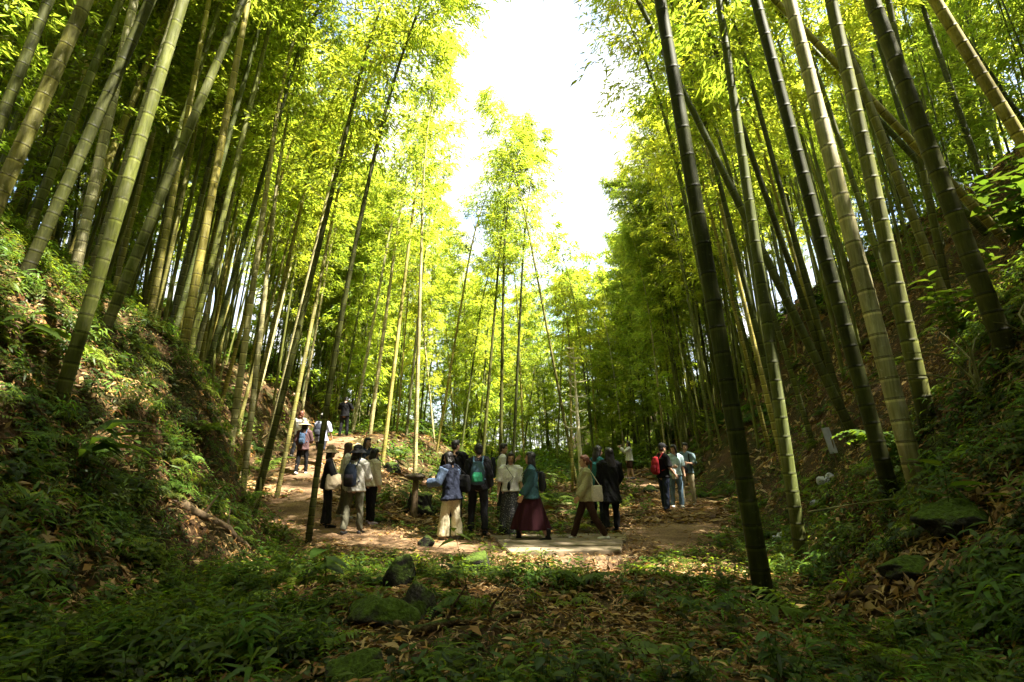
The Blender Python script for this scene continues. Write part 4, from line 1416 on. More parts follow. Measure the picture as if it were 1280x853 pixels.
def person(px, D, H, face, label, top=None, bottom=None, hair=None, shoes=(.02, .02, .02), hat=None, arms=None, legs=(0, 0), knees=(0, 0),
           head=(0, 0), lean=0.0, spread=.10, pack=None, build=1.0, dx=0, group='walkers in the bamboo grove', vox=.0125, extras=()):
    """face: heading in degrees; 0 looks away from the viewer, 90 to the left, 180 at the viewer, 270 to the right.
    arms: per side (right first) (shoulder pitch, abduction, elbow bend, inward). legs: pitch per side."""
    s = H / 1.70
    if legs == (0, 0):          # weight on one leg
        q_ = random.Random(px * 17)
        legs = q_.choice([(3, -3), (6, -2), (-3, 4), (-2, 7)]); knees = q_.choice([(2, 3), (9, 1), (1, 9)])
    if head == (0, 0):
        q_ = random.Random(px * 5); head = (q_.uniform(-25, 25), q_.uniform(-6, 10))
    base = ground_at(px, D)
    root = empty('person', base, R(face))
    tag(root, label, 'person', group)
    J = {}
    # ---- joints (1.70 m figure looking along +Y)
    hipz = .90
    feetz = []
    for i, sd in enumerate((1, -1)):
        hp = Vector((sd * .088, 0, hipz))
        p = R(legs[i]); kb = R(knees[i])
        ab = R(2.0) + spread * .35
        th = Vector((sd * math.sin(ab), math.sin(p), -math.cos(p))).normalized() * .42
        kn = hp + th
        sh = Vector((sd * math.sin(ab) * .4, math.sin(p - kb), -math.cos(p - kb))).normalized() * .405
        an = kn + sh
        J['hip', i], J['knee', i], J['ank', i] = hp, kn, an
        feetz.append(an.z - .075)
    dz = -min(feetz)
    for k in list(J):
        J[k] = J[k] + Vector((0, 0, dz))
    hz = hipz + dz
    ln = R(lean)

    def up(x, y, z):          # point of the upper body, leaning forward about the hips
        q = z - .90
        return Vector((x, y * math.cos(ln) + q * math.sin(ln), hz + q * math.cos(ln) - y * math.sin(ln)))
    pr = random.Random(px * 31 + int(D * 10))
    if arms is None:
        arms = [pr.choice([(4, 8, 12, 0), (10, 12, 38, 12), (-6, 10, 24, 4), (16, 9, 62, 22)]), pr.choice([(4, 8, 12, 0), (2, 14, 45, 15), (-4, 9, 30, 6)])]
    for i, sd in enumerate((1, -1)):
        a = arms[i]
        shd = up(sd * .175 * build, 0, 1.385)
        p, ab, e, inn = R(a[0]) + 0 * ln, R(a[1]), R(a[2]), R(a[3])
        ud = Vector((sd * math.sin(ab), math.sin(p) * math.cos(ab), -math.cos(p) * math.cos(ab)))
        el = shd + ud * .285
        fp = p + e
        fd = Vector((sd * (math.sin(ab) * .6 - math.sin(inn)), math.sin(fp) * math.cos(inn), -math.cos(fp) * math.cos(inn))).normalized()
        wr = el + fd * .245
        J['sho', i], J['elb', i], J['wri', i], J['fd', i] = shd, el, wr, fd
    neck = up(0, -.005, 1.44)
    HM = Matrix.Rotation(R(head[0]), 3, 'Z') @ Matrix.Rotation(-R(head[1]), 3, 'X')
    hc = neck + HM @ Vector((0, .022, .155))

    def hd(x, y, z):
        return hc + HM @ Vector((x, y, z))
    # ---- body: one continuous surface
    V, F = [], []
    b = build
    tube_geo(V, F, [up(0, 0, .86), up(0, 0, .95), up(0, .005, 1.06), up(0, .01, 1.2), up(0, 0, 1.33), up(0, -.005, 1.40)],
             [(.15 * b, .105), (.152 * b, .11), (.128 * b, .092), (.145 * b, .105), (.155 * b, .095), (.10 * b, .065)], 16)
    tube_geo(V, F, [up(0, -.012, 1.38), neck, hd(0, -.02, -.07)], [(.062, .062), .052, .05], 12)
    tube_geo(V, F, [up(-.17 * b, 0, 1.375), up(-.09 * b, 0, 1.40), up(0, 0, 1.405), up(.09 * b, 0, 1.40), up(.17 * b, 0, 1.375)], [.05, .056, .058, .056, .05], 12, (0, 1, 0))
    ball_geo(V, F, hd(0, -.008, .035), (.074, .092, .088), HM)
    ball_geo(V, F, hd(0, .012, -.035), (.058, .074, .082), HM)
    ball_geo(V, F, hd(0, .055, -.088), (.03, .028, .026), HM)
    tube_geo(V, F, [hd(0, .084, .012), hd(0, .098, -.022)], [.010, .016], 8)
    for sd in (1, -1):
        ball_geo(V, F, hd(sd * .075, -.005, -.01), (.013, .022, .032), HM, 8, 6)
    for i, sd in enumerate((1, -1)):
        tube_geo(V, F, [J['hip', i] + Vector((0, 0, .04)), J['hip', i].lerp(J['knee', i], .4), J['knee', i], J['knee', i].lerp(J['ank', i], .35), J['ank', i]],
                 [.085, .072, .052, .053, .036], 12)
        an = J['ank', i]
        tube_geo(V, F, [an + Vector((0, -.035, -.045)), an + Vector((0, .05, -.045)), an + Vector((sd * .012, .14, -.055))], [(.034, .03), (.038, .028), (.04, .02)], 10)
        sh, el, wr, fd = J['sho', i], J['elb', i], J['wri', i], J['fd', i]
        tube_geo(V, F, [sh, sh.lerp(el, .45), el, el.lerp(wr, .35), wr], [.050, .043, .036, .036, .025], 12)
        # hand: palm, four fingers, thumb
        u = Vector((sd, 0, 0)) - fd * (fd.x * sd); u = u.normalized() if u.length > .1 else Vector((0, 0, 1))
        v = fd.cross(u).normalized()          # across the palm
        if v.y < 0: v = -v
        pal = wr + fd * .05
        tube_geo(V, F, [wr, pal, wr + fd * .085], [(.016, .026), (.016, .040), (.014, .040)], 10, u)
        for q, (of, lf) in enumerate(((.031, .062), (.011, .072), (-.010, .067), (-.029, .052))):
            r0 = wr + fd * .08 + v * of
            k1 = r0 + fd * lf * .5 - u * .006 + v * of * .15
            k2 = k1 + (fd * .75 - u * .55).normalized() * lf * .5
            tube_geo(V, F, [r0, k1, k2], [.0098, .0092, .0085], 6, u)
        t0 = wr + fd * .025 + v * .03
        tube_geo(V, F, [t0, t0 + (fd * .6 + v * .7).normalized() * .035, t0 + (fd * .9 + v * .45 - u * .3).normalized() * .068], [.013, .012, .0095], 6, u)
    sm = Matrix.Diagonal((s, s, s, 1))

    def add(nm, V, F, mat, vx=vox, sm_it=2, folds=0, parent=root):
        me = fused(nm, V, F, mat, vx, sm_it, folds, seed=px, fscale=10)
        me.transform(sm)
        return link(nm, me, parent)
    add('body', V, F, SKIN, .0095, 1)
    # ---- face
    for sd in (1, -1):
        V, F = [], []
        ball_geo(V, F, hd(sd * .03, .079, .006), (.011, .007, .007), HM, 10, 6)
        me = bpy.data.meshes.new('eye'); me.from_pydata([tuple(v) for v in V], [], F); me.materials.append(EYE); me.transform(sm); link('eye', me, root)
    V, F = [], []
    ball_geo(V, F, hd(0, .083, -.060), (.022, .009, .007), HM, 10, 6)
    me = bpy.data.meshes.new('mouth'); me.from_pydata([tuple(v) for v in V], [], F); me.materials.append(LIP); me.transform(sm); link('mouth', me, root)
    # ---- hair
    if hair:
        colr, kind = hair
        V, F = [], []
        ball_geo(V, F, hd(0, -.024, .046), (.088, .094, .093), HM)
        ball_geo(V, F, hd(0, .02, .082), (.07, .07, .052), HM)
        ball_geo(V, F, hd(0, -.05, -.02), (.078, .058, .075), HM)
        for sd in (1, -1):
            ball_geo(V, F, hd(sd * .07, -.008, .03), (.018, .05, .05), HM)
        if kind in ('long', 'bob', 'verylong'):
            zl = {'bob': -.14, 'long': -.36, 'verylong': -.47}[kind]
            tube_geo(V, F, [hd(0, -.045, .02), hd(0, -.07, -.10), hc + HM @ Vector((0, -.09, 0)) + Vector((0, 0, zl * .7)), hc + HM @ Vector((0, -.095, 0)) + Vector((0, 0, zl))],
                     [(.082, .05), (.088, .048), (.085, .04), (.06, .022)], 14)
            for sd in (1, -1):
                zz = max(zl, -.26)
                tube_geo(V, F, [hd(sd * .072, .0, .03), hd(sd * .082, -.008, -.07), hc + HM @ Vector((sd * .085, -.02, 0)) + Vector((0, 0, zz))], [(.02, .045), (.02, .045), (.016, .03)], 10)
        elif kind == 'tail':
            tube_geo(V, F, [hd(0, -.10, .03), hd(0, -.15, -.02), hd(0, -.145, -.2)], [.028, .034, .014], 10)
        add('hair', V, F, HAIRM[colr], .009, 1, .008)
    if hat:
        hk, hcol = hat
        V, F = [], []
        if hk == 'cap':
            ball_geo(V, F, hd(0, -.012, .062), (.092, .104, .085), HM)
            tube_geo(V, F, [hd(0, .06, .055), hd(0, .12, .048), hd(0, .165, .04)], [(.07, .012), (.068, .01), (.045, .008)], 12)
            add('cap', V, F, cloth(hcol), .009, 1)
        else:
            wide = .165 if hk == 'bucket' else .22
            drop = .05 if hk == 'bucket' else .028
            ball_geo(V, F, hd(0, -.005, .085), (.094, .106, .09), HM)
            nb = 22
            base_i = len(V)
            prof = [(.09, .072), (wide * .8, .055 - drop * .5), (wide, .05 - drop), (wide, .035 - drop), (wide * .8, .035 - drop * .5), (.085, .05)]
            for k in range(nb):
                an = 2 * math.pi * k / nb
                wv = 1 + .05 * math.sin(3 * an + px)
                for rr, zz in prof:
                    V.append(hd(rr * wv * math.cos(an), rr * wv * 1.05 * math.sin(an), zz))
            m = len(prof)
            for k in range(nb):
                for j in range(m):
                    F.append((base_i + k * m + j, base_i + ((k + 1) % nb) * m + j, base_i + ((k + 1) % nb) * m + (j + 1) % m, base_i + k * m + (j + 1) % m))
            add('hat', V, F, cloth(hcol), .0085, 1)
    # ---- top
    if top:
        col, sleeve, hem, loose = top[:4]
        col2 = top[4] if len(top) > 4 else None
        g = .016 + loose
        V, F = [], []
        zs = [hem, (hem + .98) / 2 if hem < .9 else hem + .04, 1.06, 1.2, 1.33, 1.40]
        flare = .015 + (.03 if hem < .8 else 0)
        tube_geo(V, F, [up(0, 0, zs[0]), up(0, 0, zs[1]), up(0, .005, zs[2]), up(0, .01, zs[3]), up(0, 0, zs[4]), up(0, -.005, zs[5])],
                 [(.162 * b + g + flare, .118 + g + flare), (.158 * b + g, .114 + g), (.138 * b + g, .104 + g), (.148 * b + g, .108 + g), (.155 * b + g, .098 + g * .7), (.105 * b, .07)], 18, cap=.15)
        tube_geo(V, F, [up(-.17 * b, 0, 1.375), up(-.09 * b, 0, 1.402), up(0, -.005, 1.412), up(.09 * b, 0, 1.402), up(.17 * b, 0, 1.375)], [.05 + g * .7, .056 + g * .5, .06, .056 + g * .5, .05 + g * .7], 12, (0, 1, 0))
        sl = []
        for i in (0, 1):
            sh, el, wr = J['sho', i], J['elb', i], J['wri', i]
            gg = g * .8 + .004
            if sleeve >= 1:
                ptl = [sh, sh.lerp(el, .5), el, el.lerp(wr, .5), el.lerp(wr, .93)]; rd = [.054 + gg, .048 + gg, .042 + gg, .040 + gg, .033 + gg]
            else:
                ptl = [sh, sh.lerp(el, sleeve * .6), sh.lerp(el, sleeve * 1.15)]; rd = [.054 + gg, .052 + gg, .052 + gg * 1.3]
            if col2 is None:
                tube_geo(V, F, ptl, rd, 12, cap=.12)
            else:
                sl.append((ptl, rd))
        add('jacket' if sleeve >= 1 else 'shirt', V, F, cloth(col), vox, 2, .026 if sleeve >= 1 else .018)
        for ptl, rd in sl:
            V, F = [], []
            tube_geo(V, F, ptl, [x + .004 for x in rd], 12, cap=.12)
            add('sleeve', V, F, cloth(col2), vox, 2, .012)
    # ---- bottom
    if bottom:
        kind, col = bottom[:2]
        V, F = [], []
        if kind == 'skirt':
            zl = bottom[2]
            mid = (J['knee', 0] + J['knee', 1]) / 2
            lo = (J['ank', 0] + J['ank', 1]) / 2
            n = 40; rings = 9
            zt = hz + .13
            bs = len(V)
            for k in range(rings):
                f = k / (rings - 1)
                z = zt + (zl - zt) * f
                cy_ = (mid.y * f * 1.4) if f < .7 else mid.y + (lo.y - mid.y) * (f - .7)
                for q in range(n):
                    an = 2 * math.pi * q / n
                    pl = 1 + .10 * f * math.sin(an * 8 + 1.5 * f + .8 * math.sin(an * 2)) + .06 * f * math.sin(an * 3 + px)
                    ra = (.142 + (.12 + .02 * math.sin(px)) * f ** .8) * pl * b; rb = (.108 + (.11 + abs(lo.y - J['ank', 0].y) * .6) * f ** .8) * pl
                    V.append(Vector((ra * math.cos(an), cy_ + rb * math.sin(an), z)))
            for k in range(rings - 1):
                for q in range(n):
                    F.append((bs + k * n + (q + 1) % n, bs + k * n + q, bs + (k + 1) * n + q, bs + (k + 1) * n + (q + 1) % n))
            F.append(tuple(bs + q for q in range(n)))
            F.append(tuple(bs + (rings - 1) * n + q for q in reversed(range(n))))
            add('skirt', V, F, bottom[3] if len(bottom) > 3 else cloth(col), .012, 1)
        else:
            wide = {'trousers': .012, 'slim': .004, 'wide': .034, 'flare': .02, 'shorts': .022}[kind]
            tube_geo(V, F, [up(0, 0, .86), up(0, 0, .95), up(0, 0, 1.03)], [(.158 * b + wide * .5, .114 + wide * .4), (.158 * b + wide * .4, .115 + wide * .3), (.142 * b, .104)], 16, cap=.15)
            for i, sd in enumerate((1, -1)):
                hp, kn, an = J['hip', i], J['knee', i], J['ank', i]
                if kind == 'shorts':
                    ptl = [hp + Vector((0, 0, .03)), hp.lerp(kn, .5), hp.lerp(kn, .93)]; rd = [.092 + wide, .082 + wide, .075 + wide]
                else:
                    fl = {'trousers': .012, 'slim': .006, 'wide': .06, 'flare': .045}[kind]
                    ptl = [hp + Vector((0, 0, .03)), hp.lerp(kn, .45), kn, kn.lerp(an, .5), kn.lerp(an, .98)]
                    rd = [.090 + wide * .8, .078 + wide, .060 + wide, .054 + wide * .9 + fl * .4, .046 + wide * .6 + fl]
                tube_geo(V, F, ptl, rd, 12, cap=.12)
            add('shorts' if kind == 'shorts' else 'trousers', V, F, cloth(col), vox, 2, .022)
    # ---- shoes
    for i, sd in enumerate((1, -1)):
        an = J['ank', i]
        V, F = [], []
        tube_geo(V, F, [an + Vector((0, -.045, -.042)), an + Vector((0, .03, -.04)), an + Vector((sd * .008, .11, -.05)), an + Vector((sd * .012, .16, -.056))],
                 [(.042, .038), (.046, .038), (.05, .027), (.042, .021)], 12)
        if len(shoes) > 3:          # boots
            tube_geo(V, F, [an + Vector((0, -.005, .14)), an + Vector((0, 0, .04)), an + Vector((0, 0, -.03))], [.056, .05, .05], 12, cap=.2)
        sh = add('shoe', V, F, cloth(shoes[:3], .6), .009, 1)
        V, F = [], []
        tube_geo(V, F, [an + Vector((0, -.05, -.069)), an + Vector((0, .04, -.069)), an + Vector((sd * .012, .165, -.069))], [(.044, .008), (.048, .008), (.044, .008)], 12)
        sc_ = GREY_RUB if sum(shoes[:3]) > .6 else (.02, .02, .02)
        me = bpy.data.meshes.new('sole'); me.from_pydata([tuple(v) for v in V], [], F); me.materials.append(cloth(sc_)); me.transform(sm); link('sole', me, sh)

    def to_world(p):
        return root.matrix_basis @ (Vector(p) * s)
    # ---- backpack: its own thing, worn on the back
    if pack:
        plabel, pcol, pcol2, scale = pack[:4]
        pk = empty('backpack', to_world(up(0, -.20, 1.0)), R(face))
        tag(pk, plabel, 'backpack', 'backpacks of the walkers')
        o0 = up(0, -.20, 1.0)

        def addp(nm, V, F, mat, vx=.012, parent=pk, folds=.008):
            V = [v - o0 for v in V]
            me = fused(nm, V, F, mat, vx, 2, folds, seed=px + 5)
            me.transform(sm); return link(nm, me, parent)
        gap = .125 + (.016 + (top[3] if top else 0)) * .9
        hw, hh, dp = .135 * scale, .21 * scale, .075 * scale
        V, F = [], []
        cz = 1.17
        tube_geo(V, F, [up(0, -gap - dp, cz - hh), up(0, -gap - dp, cz - hh * .5), up(0, -gap - dp, cz + hh * .3), up(0, -gap - dp * .85, cz + hh * .85)],
                 [(hw, dp), (hw * 1.04, dp * 1.1), (hw, dp), (hw * .72, dp * .7)], 16, cap=.5)
        addp('pack_body', V, F, cloth(pcol))
        V, F = [], []
        tube_geo(V, F, [up(0, -gap - dp * 1.95, cz - hh * .85), up(0, -gap - dp * 2.0, cz - hh * .35), up(0, -gap - dp * 1.8, cz - hh * .02)], [(hw * .78, dp * .32), (hw * .8, dp * .38), (hw * .66, dp * .25)], 14)
        pf = addp('front_pocket', V, F, cloth(pcol2))
        V, F = [], []
        tube_geo(V, F, [up(-.02, -gap - .01, cz + hh * .95), up(-.02, -gap - .015, cz + hh * 1.2), up(.02, -gap - .015, cz + hh * 1.2), up(.02, -gap - .01, cz + hh * .95)], [.007] * 4, 6)
        addp('grab_handle', V, F, cloth((.02, .02, .02)), .006, pk, 0)
        for sd in (1, -1):
            V, F = [], []
            tube_geo(V, F, [up(sd * .085, -gap, cz + hh * .75), up(sd * .10, -.05, 1.455 + g * .6 if top else 1.455), up(sd * .105, .06, 1.42), up(sd * .11, .125 + g, 1.27), up(sd * .145, .07 + g, 1.10), up(sd * .13, -gap + .02, cz - hh * .7)],
                     [(.022, .008)] * 6, 8)
            addp('strap', V, F, cloth(pcol), .009, pk, 0)
    return dict(root=root, up=up, J=J, s=s, w=to_world, hd=hd, face=face)


def carried_bag(P, side, label, col, size=(.15, .05, .17), at=None, name='shoulder_bag', strap=True, cat='bag', strapcol=None):
    """a soft bag hung from the shoulder or held at the hip"""
    up = P['up']; s = P['s']
    c = Vector(at) if at is not None else up(side * .24, .02, .93)
    root = empty(name, P['w'](c), R(P['face']))
    tag(root, label, cat, 'bags of the walkers')
    sm = Matrix.Diagonal((s, s, s, 1))
    V, F = [], []
    w, d, h = size
    tube_geo(V, F, [Vector((0, 0, -h)), Vector((0, 0, -h * .4)), Vector((0, 0, h * .4)), Vector((0, 0, h * .85))], [(d, w), (d * 1.25, w * 1.05), (d, w), (d * .55, w * .9)], 14, cap=.35)
    me = fused('bag_body', V, F, cloth(col), .012, 2, .014, 3); me.transform(sm); link('bag_body', me, root)
    if strap:
        V, F = [], []
        far = -side
        a = up(side * .10, .05, 1.45) - c; b_ = up(side * .10, -.07, 1.44) - c
        if strap == 'cross':
            a = up(far * .10, .10, 1.43) - c; b_ = up(far * .10, -.09, 1.42) - c
            m1 = up(side * .06, .155, 1.2) - c; m2 = up(side * .06, -.15, 1.2) - c; t_ = up(far * .10, -.0, 1.48) - c
            pts = [Vector((0, .03, h * .8)), m1, a, t_, b_, m2, Vector((0, -.03, h * .8))]
        else:
            t_ = up(side * .11, 0, 1.475) - c
            pts = [Vector((0, w * .6, h * .8)), a, t_, b_, Vector((0, -w * .6, h * .8))]
        tube_geo(V, F, pts, [(.006, .013)] * len(pts), 8)
        me = fused('strap', V, F, cloth(strapcol or col), .008, 1); me.transform(sm); link('strap', me, root)
    return root


BLK = (.007, .007, .008); NAVY = (.015, .02, .045); WHITE = (.72, .70, .66); CREAM = (.55, .48, .36); DENIM = (.06, .10, .17)
TEAL = (.05, .17, .19); OLIVE = (.11, .105, .07); KHAKI = (.34, .33, .18); BROWN = (.045, .022, .016)

m_pat, nt_, p_, o_ = new_mat('speckled_cloth')
v_ = N(nt_, 'ShaderNodeTexVoronoi'); v_.inputs['Scale'].default_value = 34
tc_ = N(nt_, 'ShaderNodeTexCoord'); nt_.links.new(tc_.outputs['Object'], v_.inputs['Vector'])
r_ = ramp(nt_, [(.0, (.30, .29, .26)), (.22, (.22, .21, .19)), (.3, (.016, .016, .018))]); nt_.links.new(v_.outputs['Distance'], r_.inputs[0])
nt_.links.new(r_.outputs[0], p_.inputs['Base Color']); p_.inputs['Roughness'].default_value = .9

HANG = (4, 8, 12, 0)
# --- far up the left path
person(429, 22, 1.72, 0, 'person in black T-shirt and trousers standing alone at the top of the path', (BLK, .75, .86, .02), ('trousers', (.02, .02, .024)), ('black', 'short'), BLK,
       arms=[(25, 22, 80, 35), (25, 22, 80, 35)], head=(0, 25))
person(372, 18, 1.62, 0, 'person with short auburn hair and white top behind the straw-hatted walker', (WHITE, 1, .84, .02), ('trousers', (.03, .03, .035)), ('red', 'bob'), (.3, .3, .3),
       arms=[HANG, (15, 20, 40, 10)], legs=(12, -12), knees=(4, 14), head=(-40, 0))
person(376, 16, 1.60, 5, 'walker in wide straw hat, mauve-brown jacket and black leggings with white shoes', ((.10, .055, .055), 1, .80, .02), ('slim', BLK), ('black', 'bob'), (.65, .65, .65), hat=('straw', (.55, .45, .28)),
       pack=('small blue backpack on the walker in the straw hat', (.05, .09, .16), (.07, .12, .2), .8), legs=(6, -6), knees=(0, 6))
person(399, 17.0, 1.70, -10, 'man in white cap, pale blue shirt and dark shorts on the left path', ((.42, .45, .56), .9, .80, .035), ('shorts', (.03, .03, .04)), ('black', 'short'), (.4, .38, .36), hat=('cap', (.75, .74, .7)),
       pack=('dark backpack worn by the man in the white cap', (.03, .035, .05), (.05, .055, .07), .95), legs=(-14, 16), knees=(8, 12), build=1.12)
# --- the group by the path fork
P5 = person(406, 10.5, 1.60, 285, 'woman in tan bucket hat, black top and black trousers beside the slim blackish bamboo', (BLK, 1, .84, .02), ('trousers', (.018, .018, .02)), ('black', 'bob'), BLK, hat=('bucket', (.30, .22, .13)),
            arms=[(18, 10, 55, 20), (10, 12, 40, 10)])
carried_bag(P5, 1, 'beige cloth tote bag on the arm of the woman in the tan bucket hat', (.42, .34, .22), (.16, .05, .17), at=P5['up'](.25, .12, .98))
person(429, 11.4, 1.63, 290, 'woman with long brown hair and white hooded top behind the one with the navy backpack', ((.60, .57, .50), 1, .82, .03), ('trousers', (.10, .09, .06)), ('brown', 'long'), (.4, .38, .36), head=(20, 0))
person(440, 10.0, 1.66, 350, 'woman seen from behind in black bucket hat, pale grey jacket and olive trousers', ((.50, .48, .43), 1, .84, .03), ('trousers', OLIVE), ('black', 'bob'), (.03, .028, .026), hat=('bucket', (.014, .014, .016)),
       pack=('navy backpack with dark front pocket on the woman in the black bucket hat', (.02, .028, .05), (.035, .03, .04), 1.0), legs=(4, -8), knees=(0, 4), head=(-30, 0))
person(461, 11.0, 1.58, 320, 'woman in cream jacket, black trousers and lilac shoes with dark hair', ((.62, .56, .44), 1, .86, .03), ('trousers', BLK), ('black', 'bob'), (.42, .32, .44), arms=[(2, 6, 10, 0), (20, 10, 60, 30)], head=(-20, 10))
person(454, 12.6, 1.68, 215, 'woman in dark navy top with black hair standing furthest back in the left group', ((.03, .035, .07), 1, .84, .02), ('trousers', (.02, .02, .03)), ('black', 'long'), BLK,
       arms=[(30, 12, 80, 35), (20, 12, 60, 30)], head=(20, 0))
# --- the middle group
P10 = person(567, 11.6, 1.79, 350, 'tall man in black jacket seen from behind with a tan strap across his back', (BLK, 1, .82, .03), ('trousers', (.016, .016, .018)), ('black', 'short'), BLK, head=(-45, 0), build=1.15,
             arms=[HANG, (8, 14, 30, 5)])
carried_bag(P10, -1, 'small brown leather bag on a tan strap worn by the tall man in black', (.13, .065, .035), (.10, .045, .075), at=P10['up'](-.10, -.19, 1.13), strap='cross', strapcol=(.28, .18, .09), name='crossbody_bag')
P11 = person(563, 9.6, 1.60, 55, 'woman in denim-sleeved navy jacket and wide cream trousers reaching out to the left', ((.014, .018, .034), 1, .78, .04, (.09, .13, .21)), ('wide', (.60, .54, .36)), ('black', 'bob'), (.28, .26, .23),
             arms=[(10, 8, 30, 10), (18, 16, 66, -8)], legs=(-4, 8), knees=(0, 4), head=(15, 12), lean=6)
carried_bag(P11, 1, 'bulky black bag on the shoulder of the woman in cream trousers', BLK, (.17, .08, .17), at=P11['up'](.20, -.16, 1.08))
person(597, 10.1, 1.72, 0, 'man in black clothes seen from behind wearing the blue and green backpack', ((.022, .022, .026), 1, .84, .03), ('trousers', (.016, .016, .02)), ('black', 'short'), BLK,
       pack=('blue-grey backpack with green and red panels on the man in black', (.07, .13, .19), (.04, .30, .16), 1.0), spread=.16)
person(628, 12.2, 1.72, 275, 'man in white shirt facing right with a hand raised behind the woman in white T-shirt', (WHITE, .9, .84, .025), ('trousers', (.03, .03, .035)), ('black', 'short'), BLK,
       pack=('bulging black backpack on the man in the white shirt', (.016, .018, .024), (.03, .035, .045), 1.1), arms=[HANG, (40, 8, 95, 10)])
P14 = person(638, 10.3, 1.63, 180, 'woman in white T-shirt and long speckled black skirt facing the viewer', (WHITE, .85, .92, .02), ('skirt', BLK, .07, m_pat), ('black', 'bob'), BLK,
             arms=[(2, 12, 12, 0), (2, 12, 12, 0)], head=(8, 5))
carried_bag(P14, -1, 'small black pouch on a black strap across the white T-shirt', (.014, .016, .016), (.07, .03, .085), at=P14['up'](.03, .165, 1.03), strap='cross', name='crossbody_bag')
P15 = person(664, 9.4, 1.63, 95, 'woman in teal jacket, long maroon skirt and black boots walking left', ((.03, .08, .09), 1, .84, .025), ('skirt', (.028, .005, .008), .23), ('black', 'verylong'), (.015, .014, .014, 1),
             legs=(18, -16), knees=(4, 12), arms=[(-8, 8, 14, 0), (14, 8, 16, 0)],
             pack=('dark backpack low on the back of the woman in the maroon skirt', (.02, .02, .022), (.03, .02, .02), .85))
# --- right of the footbridge
P16 = person(734, 9.5, 1.57, 92, 'woman with auburn hair in khaki shirt and brown trousers striding left in white shoes', (KHAKI, 1, .82, .035), ('trousers', BROWN), ('red', 'tail'), (.75, .73, .7),
             legs=(20, -20), knees=(4, 12), arms=[(-10, 8, 12, 0), (12, 8, 20, 0)], hat=None)
carried_bag(P16, -1, 'white cloth bag hanging behind the striding woman in the khaki shirt', (.62, .58, .48), (.12, .04, .16), at=P16['up'](-.16, -.20, .98))
person(749, 11.2, 1.66, 300, 'woman in bright teal top with long black hair beside the one in the black coat', ((.035, .16, .175), 1, .84, .03), ('trousers', (.016, .02, .03)), ('black', 'long'), BLK)
person(765, 10.5, 1.67, 8, 'woman in long black coat with long black hair seen from behind', ((.010, .010, .011), 1, .60, .035), ('trousers', (.012, .012, .013)), ('black', 'long'), BLK, spread=.14)
person(788, 23.0, 1.66, 80, 'distant walker in white sweater and brown shorts with arm raised to the face', (WHITE, 1, .84, .03), ('shorts', (.06, .03, .022)), ('black', 'bob'), (.12, .14, .18), arms=[HANG, (55, 10, 85, 10)], legs=(8, -8), knees=(2, 6))
person(832, 13.2, 1.72, 290, 'man in black cap and black T-shirt with navy trousers facing the pair at right', (BLK, .8, .86, .015), ('trousers', (.018, .024, .045)), ('black', 'short'), (.02, .02, .024), hat=('cap', (.015, .015, .016)),
       pack=('red backpack on the man in the black cap', (.33, .02, .025), (.22, .015, .03), 1.0), arms=[(8, 8, 35, 5), HANG])
P21 = person(847, 14.0, 1.66, 175, 'woman with long black hair in pale blue top and light blue jeans', ((.42, .55, .58), .8, .88, .015), ('trousers', (.12, .19, .25)), ('black', 'verylong'), (.7, .7, .68), head=(-40, 5),
             arms=[(18, 8, 70, 30), HANG])
carried_bag(P21, 1, 'white and grey cloth bag held by the woman in jeans', (.6, .58, .54), (.13, .05, .13), at=P21['up'](.08, .22, .92), strap=False)
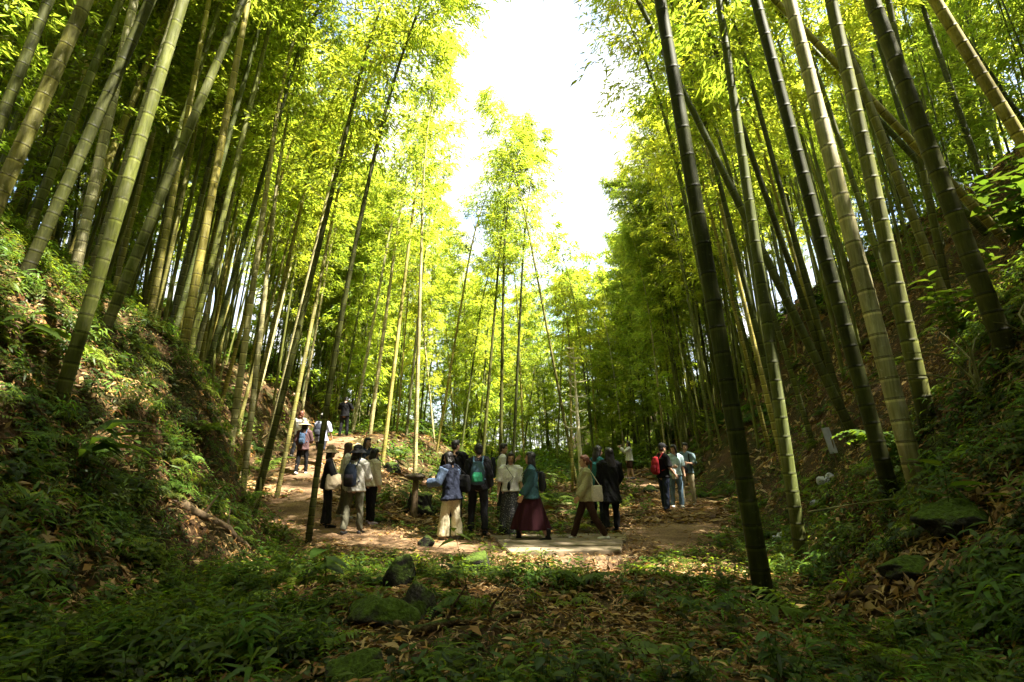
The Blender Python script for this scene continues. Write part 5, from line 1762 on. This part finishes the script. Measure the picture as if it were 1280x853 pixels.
P22 = person(861, 14.4, 1.72, 155, 'man in grey-blue T-shirt, cream trousers and white shoes at the right bend', ((.14, .20, .22), .85, .88, .02), ('trousers', (.52, .44, .27)), ('black', 'short'), (.72, .71, .68),
             arms=[(22, 10, 75, 40), (22, 10, 75, 40)], head=(20, 10), legs=(5, -5), knees=(4, 4), spread=.2,
             pack=('black backpack on the man in cream trousers', BLK, (.03, .03, .03), .95))
carried_bag(P22, 1, 'black waist bag at the belt of the man in cream trousers', BLK, (.17, .06, .075), at=P22['up'](.0, .17, .98), strap=False, name='waist_bag')
build_singles()

# ------------------------------------------------------------------ light
w = bpy.data.worlds.new('World'); sc.world = w; w.use_nodes = True
nt = w.node_tree
sk = nt.nodes.new('ShaderNodeTexSky'); sk.sky_type = 'NISHITA'; sk.sun_disc = False
sk.sun_elevation = R(SUN_EL); sk.sun_rotation = R(SUN_AZ)
sk.dust_density = 2.5
# bright broken cloud over the blue
tcw = N(nt, 'ShaderNodeTexCoord')
cn = N(nt, 'ShaderNodeTexNoise'); cn.inputs['Scale'].default_value = 2.6; cn.inputs['Detail'].default_value = 8; cn.inputs['Roughness'].default_value = .6
nt.links.new(tcw.outputs['Generated'], cn.inputs['Vector'])
cr = ramp(nt, [(.40, (0, 0, 0)), (.54, (1, 1, 1))]); nt.links.new(cn.outputs['Fac'], cr.inputs[0])
cm = mixc(nt, 'MIX', cr.outputs[0], sk.outputs[0], (2.9, 2.9, 2.85))
nt.links.new(cm, nt.nodes['Background'].inputs[0])
nt.nodes['Background'].inputs[1].default_value = .10
sl = bpy.data.lights.new('sun', 'SUN'); sl.energy = 5.0; sl.angle = R(.5); sl.color = (1, .93, .80)
so = bpy.data.objects.new('sun', sl); COL.objects.link(so)
a, e = R(SUN_AZ), R(SUN_EL)
sd = Vector((math.sin(a) * math.cos(e), math.cos(a) * math.cos(e), math.sin(e)))
so.rotation_euler = sd.to_track_quat('Z', 'Y').to_euler()
so.location = sd * 60

vs = sc.view_settings
vs.view_transform = 'Standard'; vs.look = 'None'; vs.exposure = 2.82; vs.gamma = 1.0; vs.use_curve_mapping = False
cy = sc.cycles
cy.max_bounces = 7; cy.diffuse_bounces = 4; cy.glossy_bounces = 2; cy.transmission_bounces = 5; cy.transparent_max_bounces = 4
cy.use_denoising = True
cy.use_adaptive_sampling = True; cy.adaptive_threshold = .02
cy.sample_clamp_indirect = 6
